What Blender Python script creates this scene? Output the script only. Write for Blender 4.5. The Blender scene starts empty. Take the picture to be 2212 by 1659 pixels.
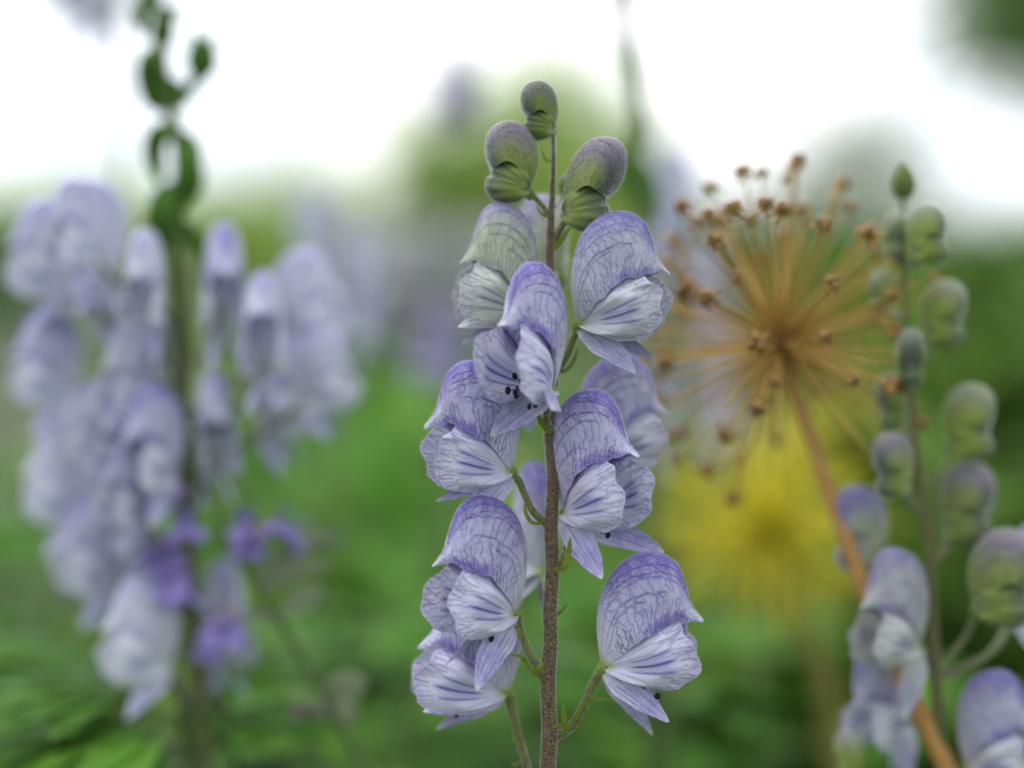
import bpy, math, random
import numpy as np
from mathutils import Matrix, Vector

# ------------------------------------------------------------------ camera, sky, sun, exposure
scene = bpy.context.scene
COL = scene.collection
R = math.radians
PITCH = R(87.0)
CAM_Z = 1.10
FOCUS = 0.366
cam_data = bpy.data.cameras.new('camera')
cam_data.sensor_width = 36.0
cam_data.lens = 60.0
cam_data.clip_start = 0.01
cam_data.clip_end = 600.0
cam_data.dof.use_dof = True
cam_data.dof.focus_distance = FOCUS
cam_data.dof.aperture_fstop = 3.2
cam = bpy.data.objects.new('camera', cam_data)
COL.objects.link(cam)
cam.location = (0, 0, CAM_Z)
cam.rotation_euler = (PITCH, 0, 0)
scene.camera = cam
CAMM = Matrix.Translation((0, 0, CAM_Z)) @ Matrix.Rotation(PITCH, 4, 'X')

SUN_ELEV, SUN_AZ = R(68), R(285)
world = bpy.data.worlds.new('World')
scene.world = world
world.use_nodes = True
wn, wl = world.node_tree.nodes, world.node_tree.links
wn.clear()
w_out = wn.new('ShaderNodeOutputWorld')
w_bg = wn.new('ShaderNodeBackground')
w_sky = wn.new('ShaderNodeTexSky')
w_sky.sky_type = 'NISHITA'
w_sky.sun_disc = False
w_sky.sun_elevation = SUN_ELEV
w_sky.sun_rotation = SUN_AZ
w_sky.dust_density = 1.0
w_sky.air_density = 1.0
w_hsv = wn.new('ShaderNodeHueSaturation')      # a closed cloud deck: the sky's own light, almost without colour
w_hsv.inputs['Saturation'].default_value = 0.22
wl.new(w_sky.outputs[0], w_hsv.inputs['Color'])
w_mix = wn.new('ShaderNodeMix')                 # even cloud veil over the whole sky
w_mix.data_type = 'RGBA'
w_mix.inputs[0].default_value = 0.6
w_tc = wn.new('ShaderNodeTexCoord')
w_nz = wn.new('ShaderNodeTexNoise')
w_nz.inputs['Scale'].default_value = 5.0
w_nz.inputs['Detail'].default_value = 3.0
w_rm = wn.new('ShaderNodeMix')
w_rm.data_type = 'RGBA'
w_rm.inputs[6].default_value = (6.6, 7.2, 8.0, 1)
w_rm.inputs[7].default_value = (11.0, 11.0, 11.0, 1)
w_mr = wn.new('ShaderNodeMapRange')
w_mr.inputs[1].default_value, w_mr.inputs[2].default_value = 0.38, 0.62
wl.new(w_tc.outputs['Generated'], w_nz.inputs['Vector'])
wl.new(w_nz.outputs[0], w_mr.inputs[0])
wl.new(w_mr.outputs[0], w_rm.inputs[0])
wl.new(w_rm.outputs[2], w_mix.inputs[7])
wl.new(w_hsv.outputs[0], w_mix.inputs[6])
wl.new(w_mix.outputs[2], w_bg.inputs['Color'])
w_bg.inputs['Strength'].default_value = 0.13
wl.new(w_bg.outputs[0], w_out.inputs['Surface'])

sun_data = bpy.data.lights.new('sun', 'SUN')
sun_data.energy = 1.5
sun_data.angle = R(25)
sun_data.color = (1.0, 0.97, 0.92)
sun = bpy.data.objects.new('sun', sun_data)
COL.objects.link(sun)
sun.location = (0, 0, 6)
_sd = Vector((math.sin(SUN_AZ) * math.cos(SUN_ELEV), math.cos(SUN_AZ) * math.cos(SUN_ELEV), math.sin(SUN_ELEV)))
sun.rotation_euler = _sd.to_track_quat('Z', 'Y').to_euler()

vs = scene.view_settings
vs.view_transform = 'Standard'
vs.look = 'None'
vs.gamma = 1.0
vs.use_curve_mapping = False
vs.exposure = 0.68
scene.cycles.use_denoising = True
scene.cycles.max_bounces = 8
scene.cycles.transparent_max_bounces = 8

# ------------------------------------------------------------------ helpers
PX = 1.0e-4                                     # one photo pixel (2212 wide) on the focal plane, in metres
K = 2212 / (36.0 / 60.0)


def P(x, y, D=0.37):
    """photo pixel (2212 x 1659 frame) at depth D metres -> world point (D < 0: on the leaning main stem)"""
    if D < 0:
        D = float(np.interp(y, (250, 500, 900, 1300, 1659), (0.3815, 0.379, 0.3755, 0.371, 0.369)))
    v = CAMM @ Vector(((x - 1106) / K * D, -(y - 829.5) / K * D, -D))
    return np.array(v)


def catmull(pts, n):
    """smooth curve through pts; tangents weigh uneven spacing so that it never doubles back"""
    pts = np.asarray(pts, float)
    m = len(pts)
    t = np.linspace(0, m - 1, n)
    i = np.clip(t.astype(int), 0, m - 2)
    f = (t - i)[:, None]
    h = np.linalg.norm(np.diff(pts, axis=0), axis=1)[:, None] + 1e-9
    sl = np.diff(pts, axis=0) / h
    tg = np.concatenate([sl[:1], (sl[1:] * h[:-1] + sl[:-1] * h[1:]) / (h[1:] + h[:-1]), sl[-1:]])
    H, p1, p2, m1, m2 = h[i], pts[i], pts[i + 1], tg[i], tg[i + 1]
    return (2 * f**3 - 3 * f**2 + 1) * p1 + (f**3 - 2 * f**2 + f) * H * m1 + (-2 * f**3 + 3 * f**2) * p2 + (f**3 - f**2) * H * m2


class Geo:
    """collects faces; build() links them as ONE mesh"""
    def __init__(self):
        self.v, self.f, self.mi, self.mask, self.n = [], [], [], [], 0

    def add(self, v, f, mi=0, mask=None):
        v = np.asarray(v, float)
        f = np.asarray(f, int)
        self.v.append(v)
        self.f.append((f + self.n, mi))
        self.mask.append(np.zeros((len(v), 4)) if mask is None else np.asarray(mask, float))
        self.n += len(v)
        return self

    def mesh(self, name, mats, smooth=True):
        me = bpy.data.meshes.new(name)
        V = np.concatenate(self.v)
        loops = np.concatenate([f.ravel() for f, _ in self.f])
        sizes = np.concatenate([np.full(len(f), f.shape[1]) for f, _ in self.f])
        mis = np.concatenate([np.full(len(f), m) for f, m in self.f])
        starts = np.concatenate([[0], np.cumsum(sizes)[:-1]])
        me.vertices.add(len(V))
        me.vertices.foreach_set('co', V.ravel())
        me.loops.add(len(loops))
        me.loops.foreach_set('vertex_index', loops.astype(np.int32))
        me.polygons.add(len(sizes))
        me.polygons.foreach_set('loop_start', starts.astype(np.int32))
        me.polygons.foreach_set('loop_total', sizes.astype(np.int32))
        me.polygons.foreach_set('material_index', mis.astype(np.int32))
        me.polygons.foreach_set('use_smooth', np.full(len(sizes), smooth))
        for m in (mats if isinstance(mats, (list, tuple)) else [mats]):
            me.materials.append(m)
        M = np.concatenate(self.mask)
        if np.any(M):
            a = me.attributes.new('mask', 'FLOAT_COLOR', 'POINT')
            a.data.foreach_set('color', M.astype(np.float32).ravel())
        me.update(calc_edges=True)
        me.validate()
        return me


def link(name, data, parent=None, mat=None):
    o = bpy.data.objects.new(name, data)
    COL.objects.link(o)
    if parent is not None:
        o.parent = parent
    if mat is not None:
        o.matrix_local = mat
    return o


def thing(name, label, cat, loc=(0, 0, 0), group=None):
    o = link(name, None)
    o.empty_display_size = 0.02
    o.location = loc
    o['label'], o['category'] = label, cat
    if group:
        o['group'] = group
    return o


def grid_faces(nu, nv):
    i = np.arange(nu - 1)[:, None] * nv + np.arange(nv - 1)[None, :]
    i = i.ravel()
    return np.stack([i, i + nv, i + nv + 1, i + 1], 1)


def tube(pts, rad, sides=8, n=None, caps=True):
    """swept tube, returns verts, quads"""
    n = n or len(pts) * 6
    c = catmull(pts, n)
    r = np.interp(np.linspace(0, 1, n), np.linspace(0, 1, len(rad)), rad) if np.ndim(rad) else np.full(n, rad)
    T = np.gradient(c, axis=0)
    T /= np.linalg.norm(T, axis=1)[:, None] + 1e-12
    a = np.array([0, 1.0, 0]) if abs(T[0][1]) < 0.9 else np.array([1.0, 0, 0])
    N = np.zeros_like(T)
    for i in range(n):
        a = a - T[i] * a.dot(T[i])
        a /= np.linalg.norm(a)
        N[i] = a
    B = np.cross(T, N)
    th = np.linspace(0, 2 * np.pi, sides, endpoint=False)
    V = c[:, None] + r[:, None, None] * (np.cos(th)[None, :, None] * N[:, None] + np.sin(th)[None, :, None] * B[:, None])
    V = V.reshape(-1, 3)
    F = []
    for s in range(sides):
        i = np.arange(n - 1) * sides
        F.append(np.stack([i + s, i + (s + 1) % sides, i + sides + (s + 1) % sides, i + sides + s], 1))
    F = np.concatenate(F)
    if caps:
        nv = len(V)
        V = np.vstack([V, c[:1], c[-1:]])
        s = np.arange(sides)
        F = np.vstack([F, np.stack([np.full(sides, nv), (s + 1) % sides, s, s], 1)[:, [0, 1, 2, 2]],
                       np.stack([np.full(sides, nv + 1), (n - 1) * sides + s, (n - 1) * sides + (s + 1) % sides, (n - 1) * sides + (s + 1) % sides], 1)])
        # degenerate quads become triangles
        Q, Tr = F[:-2 * sides], F[-2 * sides:][:, :3]
        return V, Q, Tr
    return V, F, np.zeros((0, 3), int)


def add_tube(g, pts, rad, sides=8, n=None, mi=0, mask=None):
    V, Q, T = tube(pts, rad, sides, n)
    mk = None if mask is None else np.tile(mask, (len(V), 1))
    g.add(V, Q, mi, mk)
    g.f.append((T + g.n - len(V), mi))
    return V


def ellipsoid(c, r, rot=None, nu=8, nv=10):
    a = np.linspace(0, np.pi, nu)
    b = np.linspace(0, 2 * np.pi, nv)
    V = np.stack([np.outer(np.sin(a), np.cos(b)), np.outer(np.sin(a), np.sin(b)), np.outer(np.cos(a), np.ones(nv))], -1).reshape(-1, 3)
    V = V * np.asarray(r)
    if rot is not None:
        V = V @ np.array(rot).T
    return V + np.asarray(c), grid_faces(nu, nv)


def hairs(g, V, N, count, rng, lo=2.5 * PX, hi=5.5 * PX, w=0.2 * PX, jit=0.5, mi=1, step=0):
    """short pale hairs standing on a surface: one slim triangle each"""
    k = rng.integers(0, len(V), count)
    p = V[k] + rng.normal(0, 1.2 * PX, (count, 3)) * 0.4
    if step:
        k2 = np.minimum(k + step, len(V) - 1)
        p = p + (V[k2] - V[k]) * rng.uniform(0, 1, count)[:, None]
    d = N[k] + rng.normal(0, jit, (count, 3)) * 0.6
    d /= np.linalg.norm(d, axis=1)[:, None] + 1e-9
    L = rng.uniform(lo, hi, count)[:, None]
    side = np.cross(d, rng.normal(0, 1, (count, 3)))
    side /= np.linalg.norm(side, axis=1)[:, None] + 1e-9
    p = p - d * 0.8 * PX
    tri = np.stack([p - side * w, p + side * w, p + d * L], 1).reshape(-1, 3)
    g.add(tri, np.arange(count * 3).reshape(-1, 3), mi)


def tube_normals(V, pts, n):
    c = catmull(pts, n)
    sides = (len(V) - 2) // n
    N = V[:n * sides] - np.repeat(c, sides, 0)
    return V[:n * sides], N / (np.linalg.norm(N, axis=1)[:, None] + 1e-12)


# ------------------------------------------------------------------ materials
def lin(r, g, b):
    f = lambda c: ((c / 255 + 0.055) / 1.055) ** 2.4 if c / 255 > 0.04045 else c / 255 / 12.92
    return (f(r), f(g), f(b), 1)


def new_mat(name):
    m = bpy.data.materials.new(name)
    m.use_nodes = True
    nt = m.node_tree
    nt.nodes.clear()
    return m, nt.nodes, nt.links


def nmix(N, L, fac, a, b, blend='MIX'):
    n = N.new('ShaderNodeMix')
    n.data_type = 'RGBA'
    n.blend_type = blend
    n.clamp_factor = True
    for s, v in ((n.inputs[0], fac), (n.inputs[6], a), (n.inputs[7], b)):
        if hasattr(v, 'links'):
            L.new(v, s)
        else:
            s.default_value = v
    return n.outputs[2]


def nmath(N, L, op, a, b=None, c=None):
    n = N.new('ShaderNodeMath')
    n.operation = op
    n.use_clamp = False
    for s, v in zip(n.inputs, (a, b, c)):
        if v is None:
            continue
        if hasattr(v, 'links'):
            L.new(v, s)
        else:
            s.default_value = v
    return n.outputs[0]


def noise(N, L, scale, detail=3, vec=None, rough=0.6):
    n = N.new('ShaderNodeTexNoise')
    n.inputs['Scale'].default_value = scale
    n.inputs['Detail'].default_value = detail
    n.inputs['Roughness'].default_value = rough
    if vec is None:
        tc = N.new('ShaderNodeTexCoord')
        vec = tc.outputs['Object']
    L.new(vec, n.inputs['Vector'])
    return n.outputs[0]


def remap(N, L, v, a, b, c=0.0, d=1.0):
    n = N.new('ShaderNodeMapRange')
    n.inputs[1].default_value, n.inputs[2].default_value = a, b
    n.inputs[3].default_value, n.inputs[4].default_value = c, d
    L.new(v, n.inputs[0])
    return n.outputs[0]


def finish(m, N, L, col, rough=0.6, trans=0.0, sheen=0.0, bump=None, spec=0.3, tcol=None):
    out = N.new('ShaderNodeOutputMaterial')
    b = N.new('ShaderNodeBsdfPrincipled')
    if hasattr(col, 'links'):
        L.new(col, b.inputs['Base Color'])
    else:
        b.inputs['Base Color'].default_value = col
    b.inputs['Roughness'].default_value = rough
    b.inputs['Specular IOR Level'].default_value = spec
    b.inputs['Sheen Weight'].default_value = sheen
    b.inputs['Sheen Roughness'].default_value = 0.4
    if bump is not None:
        bn = N.new('ShaderNodeBump')
        bn.inputs['Strength'].default_value = bump[1]
        bn.inputs['Distance'].default_value = bump[2]
        L.new(bump[0], bn.inputs['Height'])
        L.new(bn.outputs[0], b.inputs['Normal'])
    sh = b.outputs[0]
    if trans > 0:
        t = N.new('ShaderNodeBsdfTranslucent')
        c2 = tcol if tcol is not None else col
        if hasattr(c2, 'links'):
            L.new(c2, t.inputs['Color'])
        else:
            t.inputs['Color'].default_value = c2
        mx = N.new('ShaderNodeMixShader')
        mx.inputs[0].default_value = trans
        L.new(sh, mx.inputs[1])
        L.new(t.outputs[0], mx.inputs[2])
        sh = mx.outputs[0]
    L.new(sh, out.inputs['Surface'])
    return m


def petal_mat(name, light, purple, green, blue, vein, vein_amt=1.0, speck=0.4, trans=0.20):
    m, N, L = new_mat(name)
    at = N.new('ShaderNodeAttribute')
    at.attribute_name = 'mask'
    sep = N.new('ShaderNodeSeparateColor')
    L.new(at.outputs['Color'], sep.inputs[0])
    mv, mt, mg, mb = sep.outputs[0], sep.outputs[1], sep.outputs[2], at.outputs['Alpha']
    fine = noise(N, L, 2600, 2)
    mid = noise(N, L, 420, 3)
    # fine velvet speckle in the purple, soft blotches
    t = nmath(N, L, 'ADD', mt, nmath(N, L, 'MULTIPLY', nmath(N, L, 'SUBTRACT', fine, 0.5), speck * 2.2))
    t = nmath(N, L, 'ADD', t, nmath(N, L, 'MULTIPLY', nmath(N, L, 'SUBTRACT', mid, 0.5), 0.85))
    t = nmath(N, L, 'MULTIPLY', t, remap(N, L, mt, 0.0, 0.15))
    c = nmix(N, L, t, light, purple)
    c = nmix(N, L, mb, c, blue)
    c = nmix(N, L, mg, c, green)
    c = nmix(N, L, nmath(N, L, 'MULTIPLY', mv, vein_amt), c, vein)
    return finish(m, N, L, c, rough=0.65, trans=trans, sheen=0.25, bump=(nmath(N, L, 'ADD', nmath(N, L, 'MULTIPLY', mv, -0.6), nmath(N, L, 'MULTIPLY', fine, 0.3)), 0.5, 0.00025), spec=0.2)


def leaf_mat(name, c1, c2, trans=0.35, scale=60, rough=0.5):
    m, N, L = new_mat(name)
    geo = N.new('ShaderNodeNewGeometry')
    nz = noise(N, L, scale, 3)
    f = nmath(N, L, 'ADD', nmath(N, L, 'MULTIPLY', geo.outputs['Random Per Island'], 0.7), nmath(N, L, 'MULTIPLY', nz, 0.4))
    c = nmix(N, L, f, c1, c2)
    return finish(m, N, L, c, rough=rough, trans=trans, spec=0.15)


def speckle_mat(name, c1, c2, scale=2500, lo=0.4, hi=0.6, rough=0.6, sheen=0.3, trans=0.0, c3=None, scale3=200):
    m, N, L = new_mat(name)
    f = remap(N, L, noise(N, L, scale, 2), lo, hi)
    c = nmix(N, L, f, c1, c2)
    if c3 is not None:
        c = nmix(N, L, remap(N, L, noise(N, L, scale3, 3), 0.42, 0.68, 0.0, 0.65), c, c3)
    return finish(m, N, L, c, rough=rough, sheen=sheen, trans=trans, bump=(f, 0.3, 0.0001))


MAT = {}
PET_LIGHT = (0.67, 0.66, 0.82, 1)
PET_PURPLE = (0.18, 0.15, 0.43, 1)
PET_GREEN = (0.42, 0.50, 0.16, 1)
PET_BLUE = (0.17, 0.20, 0.50, 1)
PET_VEIN = (0.05, 0.032, 0.24, 1)
MAT['petal'] = petal_mat('petal_lavender', PET_LIGHT, PET_PURPLE, PET_GREEN, PET_BLUE, PET_VEIN)
MAT['petal_young'] = petal_mat('petal_pale_greenish', (0.56, 0.58, 0.55, 1), (0.22, 0.20, 0.36, 1), (0.40, 0.48, 0.20, 1), (0.18, 0.24, 0.36, 1), (0.09, 0.09, 0.2, 1))
MAT['petal_grey'] = petal_mat('petal_grey_lavender', (0.57, 0.58, 0.63, 1), (0.19, 0.17, 0.42, 1), (0.38, 0.46, 0.16, 1), (0.15, 0.18, 0.42, 1), (0.09, 0.08, 0.24, 1))
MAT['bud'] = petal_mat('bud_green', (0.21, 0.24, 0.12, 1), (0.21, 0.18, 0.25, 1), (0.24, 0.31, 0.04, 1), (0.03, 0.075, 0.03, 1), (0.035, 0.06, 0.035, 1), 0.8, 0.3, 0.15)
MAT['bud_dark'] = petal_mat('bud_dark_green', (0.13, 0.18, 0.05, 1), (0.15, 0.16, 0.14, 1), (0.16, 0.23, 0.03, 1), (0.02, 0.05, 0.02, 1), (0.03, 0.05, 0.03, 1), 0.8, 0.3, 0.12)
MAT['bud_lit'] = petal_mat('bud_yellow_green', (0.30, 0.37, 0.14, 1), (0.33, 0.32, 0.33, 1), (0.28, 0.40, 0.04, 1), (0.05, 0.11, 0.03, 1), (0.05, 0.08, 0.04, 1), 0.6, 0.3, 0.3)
MAT['far_petal'] = petal_mat('far_petal_lavender', (0.70, 0.72, 0.80, 1), (0.24, 0.23, 0.52, 1), PET_GREEN, PET_BLUE, PET_VEIN, 0.5, 0.2)


def simple(name, col, rough=0.6, trans=0.0, sheen=0.0):
    m, N, L = new_mat(name)
    c = nmix(N, L, noise(N, L, 300, 2), col, tuple(min(1, x * 1.35) for x in col[:3]) + (1,))
    return finish(m, N, L, c, rough, trans, sheen)


MAT['hair'] = simple('pale_hair', (0.80, 0.82, 0.80, 1), 0.5, 0.6)
MAT['stem'] = speckle_mat('stem_brown', (0.035, 0.022, 0.014, 1), (0.15, 0.115, 0.045, 1), 1900, 0.42, 0.62, c3=(0.085, 0.04, 0.035, 1), scale3=130)
MAT['pedicel'] = speckle_mat('pedicel_olive', (0.05, 0.038, 0.022, 1), (0.15, 0.16, 0.04, 1), 1500, 0.35, 0.65, c3=(0.10, 0.14, 0.02, 1), scale3=160)
MAT['bract'] = speckle_mat('bract_green', (0.11, 0.17, 0.02, 1), (0.22, 0.27, 0.035, 1), 700, 0.3, 0.7, trans=0.3)
MAT['receptacle'] = speckle_mat('receptacle_green', (0.07, 0.14, 0.02, 1), (0.22, 0.31, 0.05, 1), 900, 0.3, 0.7)
MAT['filament'] = simple('filament_blue', (0.16, 0.19, 0.30, 1))
MAT['anther'] = simple('anther_black', (0.008, 0.007, 0.009, 1), 0.7)
MAT['leaf'] = leaf_mat('leaf_green', (0.03, 0.11, 0.014, 1), (0.11, 0.25, 0.035, 1), 0.40)
MAT['leaf_bright'] = leaf_mat('leaf_bright_green', (0.05, 0.19, 0.014, 1), (0.15, 0.33, 0.04, 1), 0.45)
MAT['leaf_dark'] = leaf_mat('leaf_dark_green', (0.05, 0.12, 0.010, 1), (0.13, 0.25, 0.025, 1), 0.42)
MAT['leaf_yellow'] = leaf_mat('leaf_yellow_green', (0.32, 0.41, 0.09, 1), (0.54, 0.56, 0.21, 1), 0.55)
MAT['leaf_tree'] = leaf_mat('leaf_tree_green', (0.24, 0.38, 0.07, 1), (0.42, 0.54, 0.15, 1), 0.55)
MAT['leaf_grey'] = leaf_mat('leaf_grey_green', (0.22, 0.28, 0.18, 1), (0.38, 0.43, 0.30, 1), 0.5)
MAT['green_stem'] = speckle_mat('stem_green', (0.04, 0.09, 0.015, 1), (0.09, 0.14, 0.03, 1), 500)
MAT['dry_stem'] = speckle_mat('dry_stem_tan', (0.33, 0.17, 0.045, 1), (0.46, 0.27, 0.09, 1), 300, 0.3, 0.7, sheen=0.0)
MAT['dry_ray'] = speckle_mat('dry_ray_gold', (0.38, 0.21, 0.03, 1), (0.56, 0.38, 0.11, 1), 250, 0.3, 0.7, trans=0.15, sheen=0.0)
MAT['capsule'] = speckle_mat('capsule_rust', (0.08, 0.04, 0.012, 1), (0.46, 0.27, 0.08, 1), 700, 0.35, 0.65, sheen=0.0)
MAT['olive_stem'] = speckle_mat('olive_stem', (0.13, 0.11, 0.02, 1), (0.20, 0.18, 0.04, 1), 200, 0.3, 0.7, sheen=0.0)
MAT['dry_hub'] = speckle_mat('dry_hub_brown', (0.07, 0.035, 0.006, 1), (0.20, 0.10, 0.015, 1), 400, 0.3, 0.7, sheen=0.0)
MAT['yellow_ray'] = speckle_mat('ray_yellow_green', (0.62, 0.56, 0.02, 1), (0.78, 0.70, 0.07, 1), 250, 0.3, 0.7, trans=0.3, sheen=0.0)
MAT['yellow_bud'] = speckle_mat('floret_olive', (0.34, 0.30, 0.05, 1), (0.52, 0.50, 0.12, 1), 250, 0.3, 0.7, sheen=0.0)
MAT['salvia'] = leaf_mat('salvia_violet', (0.36, 0.30, 0.66, 1), (0.52, 0.43, 0.78, 1), 0.4, 200)
MAT['lilac'] = leaf_mat('pale_lilac', (0.48, 0.45, 0.68, 1), (0.64, 0.61, 0.78, 1), 0.45, 200)
MAT['calyx'] = leaf_mat('calyx_mauve', (0.17, 0.11, 0.13, 1), (0.30, 0.25, 0.25, 1), 0.2, 200)
MAT['bark'] = speckle_mat('bark', (0.05, 0.04, 0.03, 1), (0.14, 0.11, 0.08, 1), 8, sheen=0.0)
MAT['pale_flower'] = leaf_mat('pale_flower', (0.70, 0.71, 0.73, 1), (0.82, 0.82, 0.84, 1), 0.6, 60)


# ------------------------------------------------------------------ monkshood flower: vein charts
def chart(nu, nv):
    return np.zeros((nu, nv))


def draw(img, pts, w, s=1.0):
    """stamp a polyline (in 0..1 chart coordinates) into the chart, w = line sigma in cells"""
    nu, nv = img.shape
    pts = np.asarray(pts, float) * [nu - 1, nv - 1]
    seg = np.linalg.norm(np.diff(pts, axis=0), axis=1)
    tot = np.concatenate([[0], np.cumsum(seg)])
    n = max(2, int(tot[-1] * 1.5))
    q = np.linspace(0, tot[-1], n)
    c = np.stack([np.interp(q, tot, pts[:, k]) for k in (0, 1)], 1)
    rr = int(math.ceil(w * 2.5))
    for dx in range(-rr, rr + 1):
        for dy in range(-rr, rr + 1):
            i = np.round(c[:, 0]).astype(int) + dx
            j = np.round(c[:, 1]).astype(int) + dy
            d2 = (i - c[:, 0])**2 + (j - c[:, 1])**2
            ok = (i >= 0) & (i < nu) & (j >= 0) & (j < nv)
            np.maximum.at(img, (i[ok], j[ok]), s * np.exp(-d2[ok] / (2 * w * w)))


def sample(img, u, v):
    nu, nv = img.shape
    x, y = np.clip(u, 0, 1) * (nu - 1), np.clip(v, 0, 1) * (nv - 1)
    i, j = np.minimum(x.astype(int), nu - 2), np.minimum(y.astype(int), nv - 2)
    f, g = x - i, y - j
    return img[i, j] * (1 - f) * (1 - g) + img[i + 1, j] * f * (1 - g) + img[i, j + 1] * (1 - f) * g + img[i + 1, j + 1] * f * g


def hood_veins(seed):
    rng = np.random.default_rng(seed)
    img = chart(480, 190)
    vs_ = np.array([0.95, 0.84, 0.72, 0.60, 0.48, 0.37, 0.27])
    ends = [0.97, 0.93, 0.88, 0.84, 0.76, 0.66, 0.52]
    vs_ = vs_ + rng.normal(0, 0.018, 7)
    lines = []
    for k, (v0, ue) in enumerate(zip(vs_, ends)):
        u = np.linspace(0.05, ue, 24)
        wob = np.cumsum(rng.normal(0, 0.009, 24))
        v = v0 + wob - 0.10 * np.clip(u - 0.55, 0, 1) * (k > 1)
        lines.append((u, v))
        draw(img, np.stack([u, v], 1), 1.15, rng.uniform(0.7, 1.0))
    for k, (u, v) in enumerate(lines):
        us = np.arange(rng.uniform(0.24, 0.32), u[-1], 0.045)
        for u0 in us:
            u0 += rng.uniform(-0.015, 0.015)
            v0 = np.interp(u0, u, v)
            v1 = np.interp(u0 + 0.04, lines[k + 1][0], lines[k + 1][1]) if k + 1 < len(lines) else 0.06
            n = 5
            a = np.linspace(0, 1, n)
            pu = u0 + a * rng.uniform(0.01, 0.06) + rng.normal(0, 0.007, n)
            pv = v0 + a * (v1 - v0)
            draw(img, np.stack([pu, pv], 1), 1.0, rng.uniform(0.35, 0.75))
    for u0 in np.arange(0.14, 0.95, 0.036):       # squiggles along the margin
        n = 8
        a = np.linspace(0, 1, n)
        top = rng.uniform(0.10, 0.30)
        draw(img, np.stack([u0 + 0.02 * a + rng.normal(0, 0.009, n), 0.015 + a * top], 1), 1.1, rng.uniform(0.5, 0.9))
    return img


def fan_veins(seed, stripe=True):
    rng = np.random.default_rng(seed)
    img = chart(260, 330)                        # r, s
    def grow(r0, s0, dr, amp, depth, w, st):
        r1 = min(0.985, r0 + dr)
        n = 8
        r = np.linspace(r0, r1, n)
        s = s0 + np.cumsum(rng.normal(0, 0.003, n)) + amp * np.linspace(0, 1, n)**1.3
        draw(img, np.stack([r, s], 1), w, st)
        if depth > 0 and r1 < 0.95:
            sp = rng.uniform(0.014, 0.026)
            grow(r1, s[-1], rng.uniform(0.14, 0.24), sp, depth - 1, w * 0.95, st)
            grow(r1, s[-1], rng.uniform(0.14, 0.24), -sp, depth - 1, w * 0.95, st * 0.8)
    for s0 in np.linspace(0.05, 0.95, 12):
        grow(0.10, s0 + rng.normal(0, 0.01), rng.uniform(0.35, 0.5), rng.normal(0, 0.01), 2, 0.85, rng.uniform(0.35, 0.65))
    for s0 in np.arange(0.02, 0.99, 0.021):
        r0 = rng.uniform(0.74, 0.86)
        draw(img, [[r0, s0], [r0 + 0.07, s0 + rng.normal(0, 0.008)], [0.985, s0 + rng.normal(0, 0.01)]], 0.9, rng.uniform(0.4, 0.75))
    return img


HV = [hood_veins(11 + i) for i in range(9)]
FV = [fan_veins(31 + i) for i in range(9)]


def smooth(x, a, b):
    t = np.clip((x - a) / (b - a), 0, 1)
    return t * t * (3 - 2 * t)


HOOD_R = [(0, 0), (-9, 45), (-12, 100), (-3, 160), (24, 213), (70, 245), (122, 250), (157, 229), (176, 187), (188, 143), (214, 106)]
HOOD_M = [(0, 0), (18, 12), (36, 27), (55, 45), (76, 62), (98, 78), (122, 92), (146, 102), (168, 108), (188, 108), (213, 104)]
HOOD_W = [3, 18, 32, 43, 50, 53, 48, 37, 23, 10, 2]
LAT_O = [(8, 10), (38, 44), (80, 88), (122, 110), (156, 108), (184, 84), (202, 44), (195, -4), (158, -34), (106, -41), (58, -28), (8, -6)]
BUD_R = [(0, 0), (-10, 35), (-9, 78), (7, 117), (37, 145), (72, 152), (104, 139), (122, 111), (122, 77), (111, 48), (98, 28)]
BUD_M = [(0, 0), (14, 12), (28, 24), (42, 36), (56, 45), (70, 50), (82, 50), (90, 46), (95, 40), (97, 34), (98, 26)]
BUD_W = [4, 18, 30, 39, 45, 48, 47, 42, 32, 18, 3]
BUD_LAT = [(6, 12), (28, 42), (56, 62), (80, 60), (98, 44), (101, 25), (96, 10), (76, 2), (40, 0), (6, 0)]
BUD_LOW = [(5, 4), (40, 13), (80, 13), (104, 10), (108, -14), (88, -38), (50, -42), (14, -26), (3, -4)]


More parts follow.
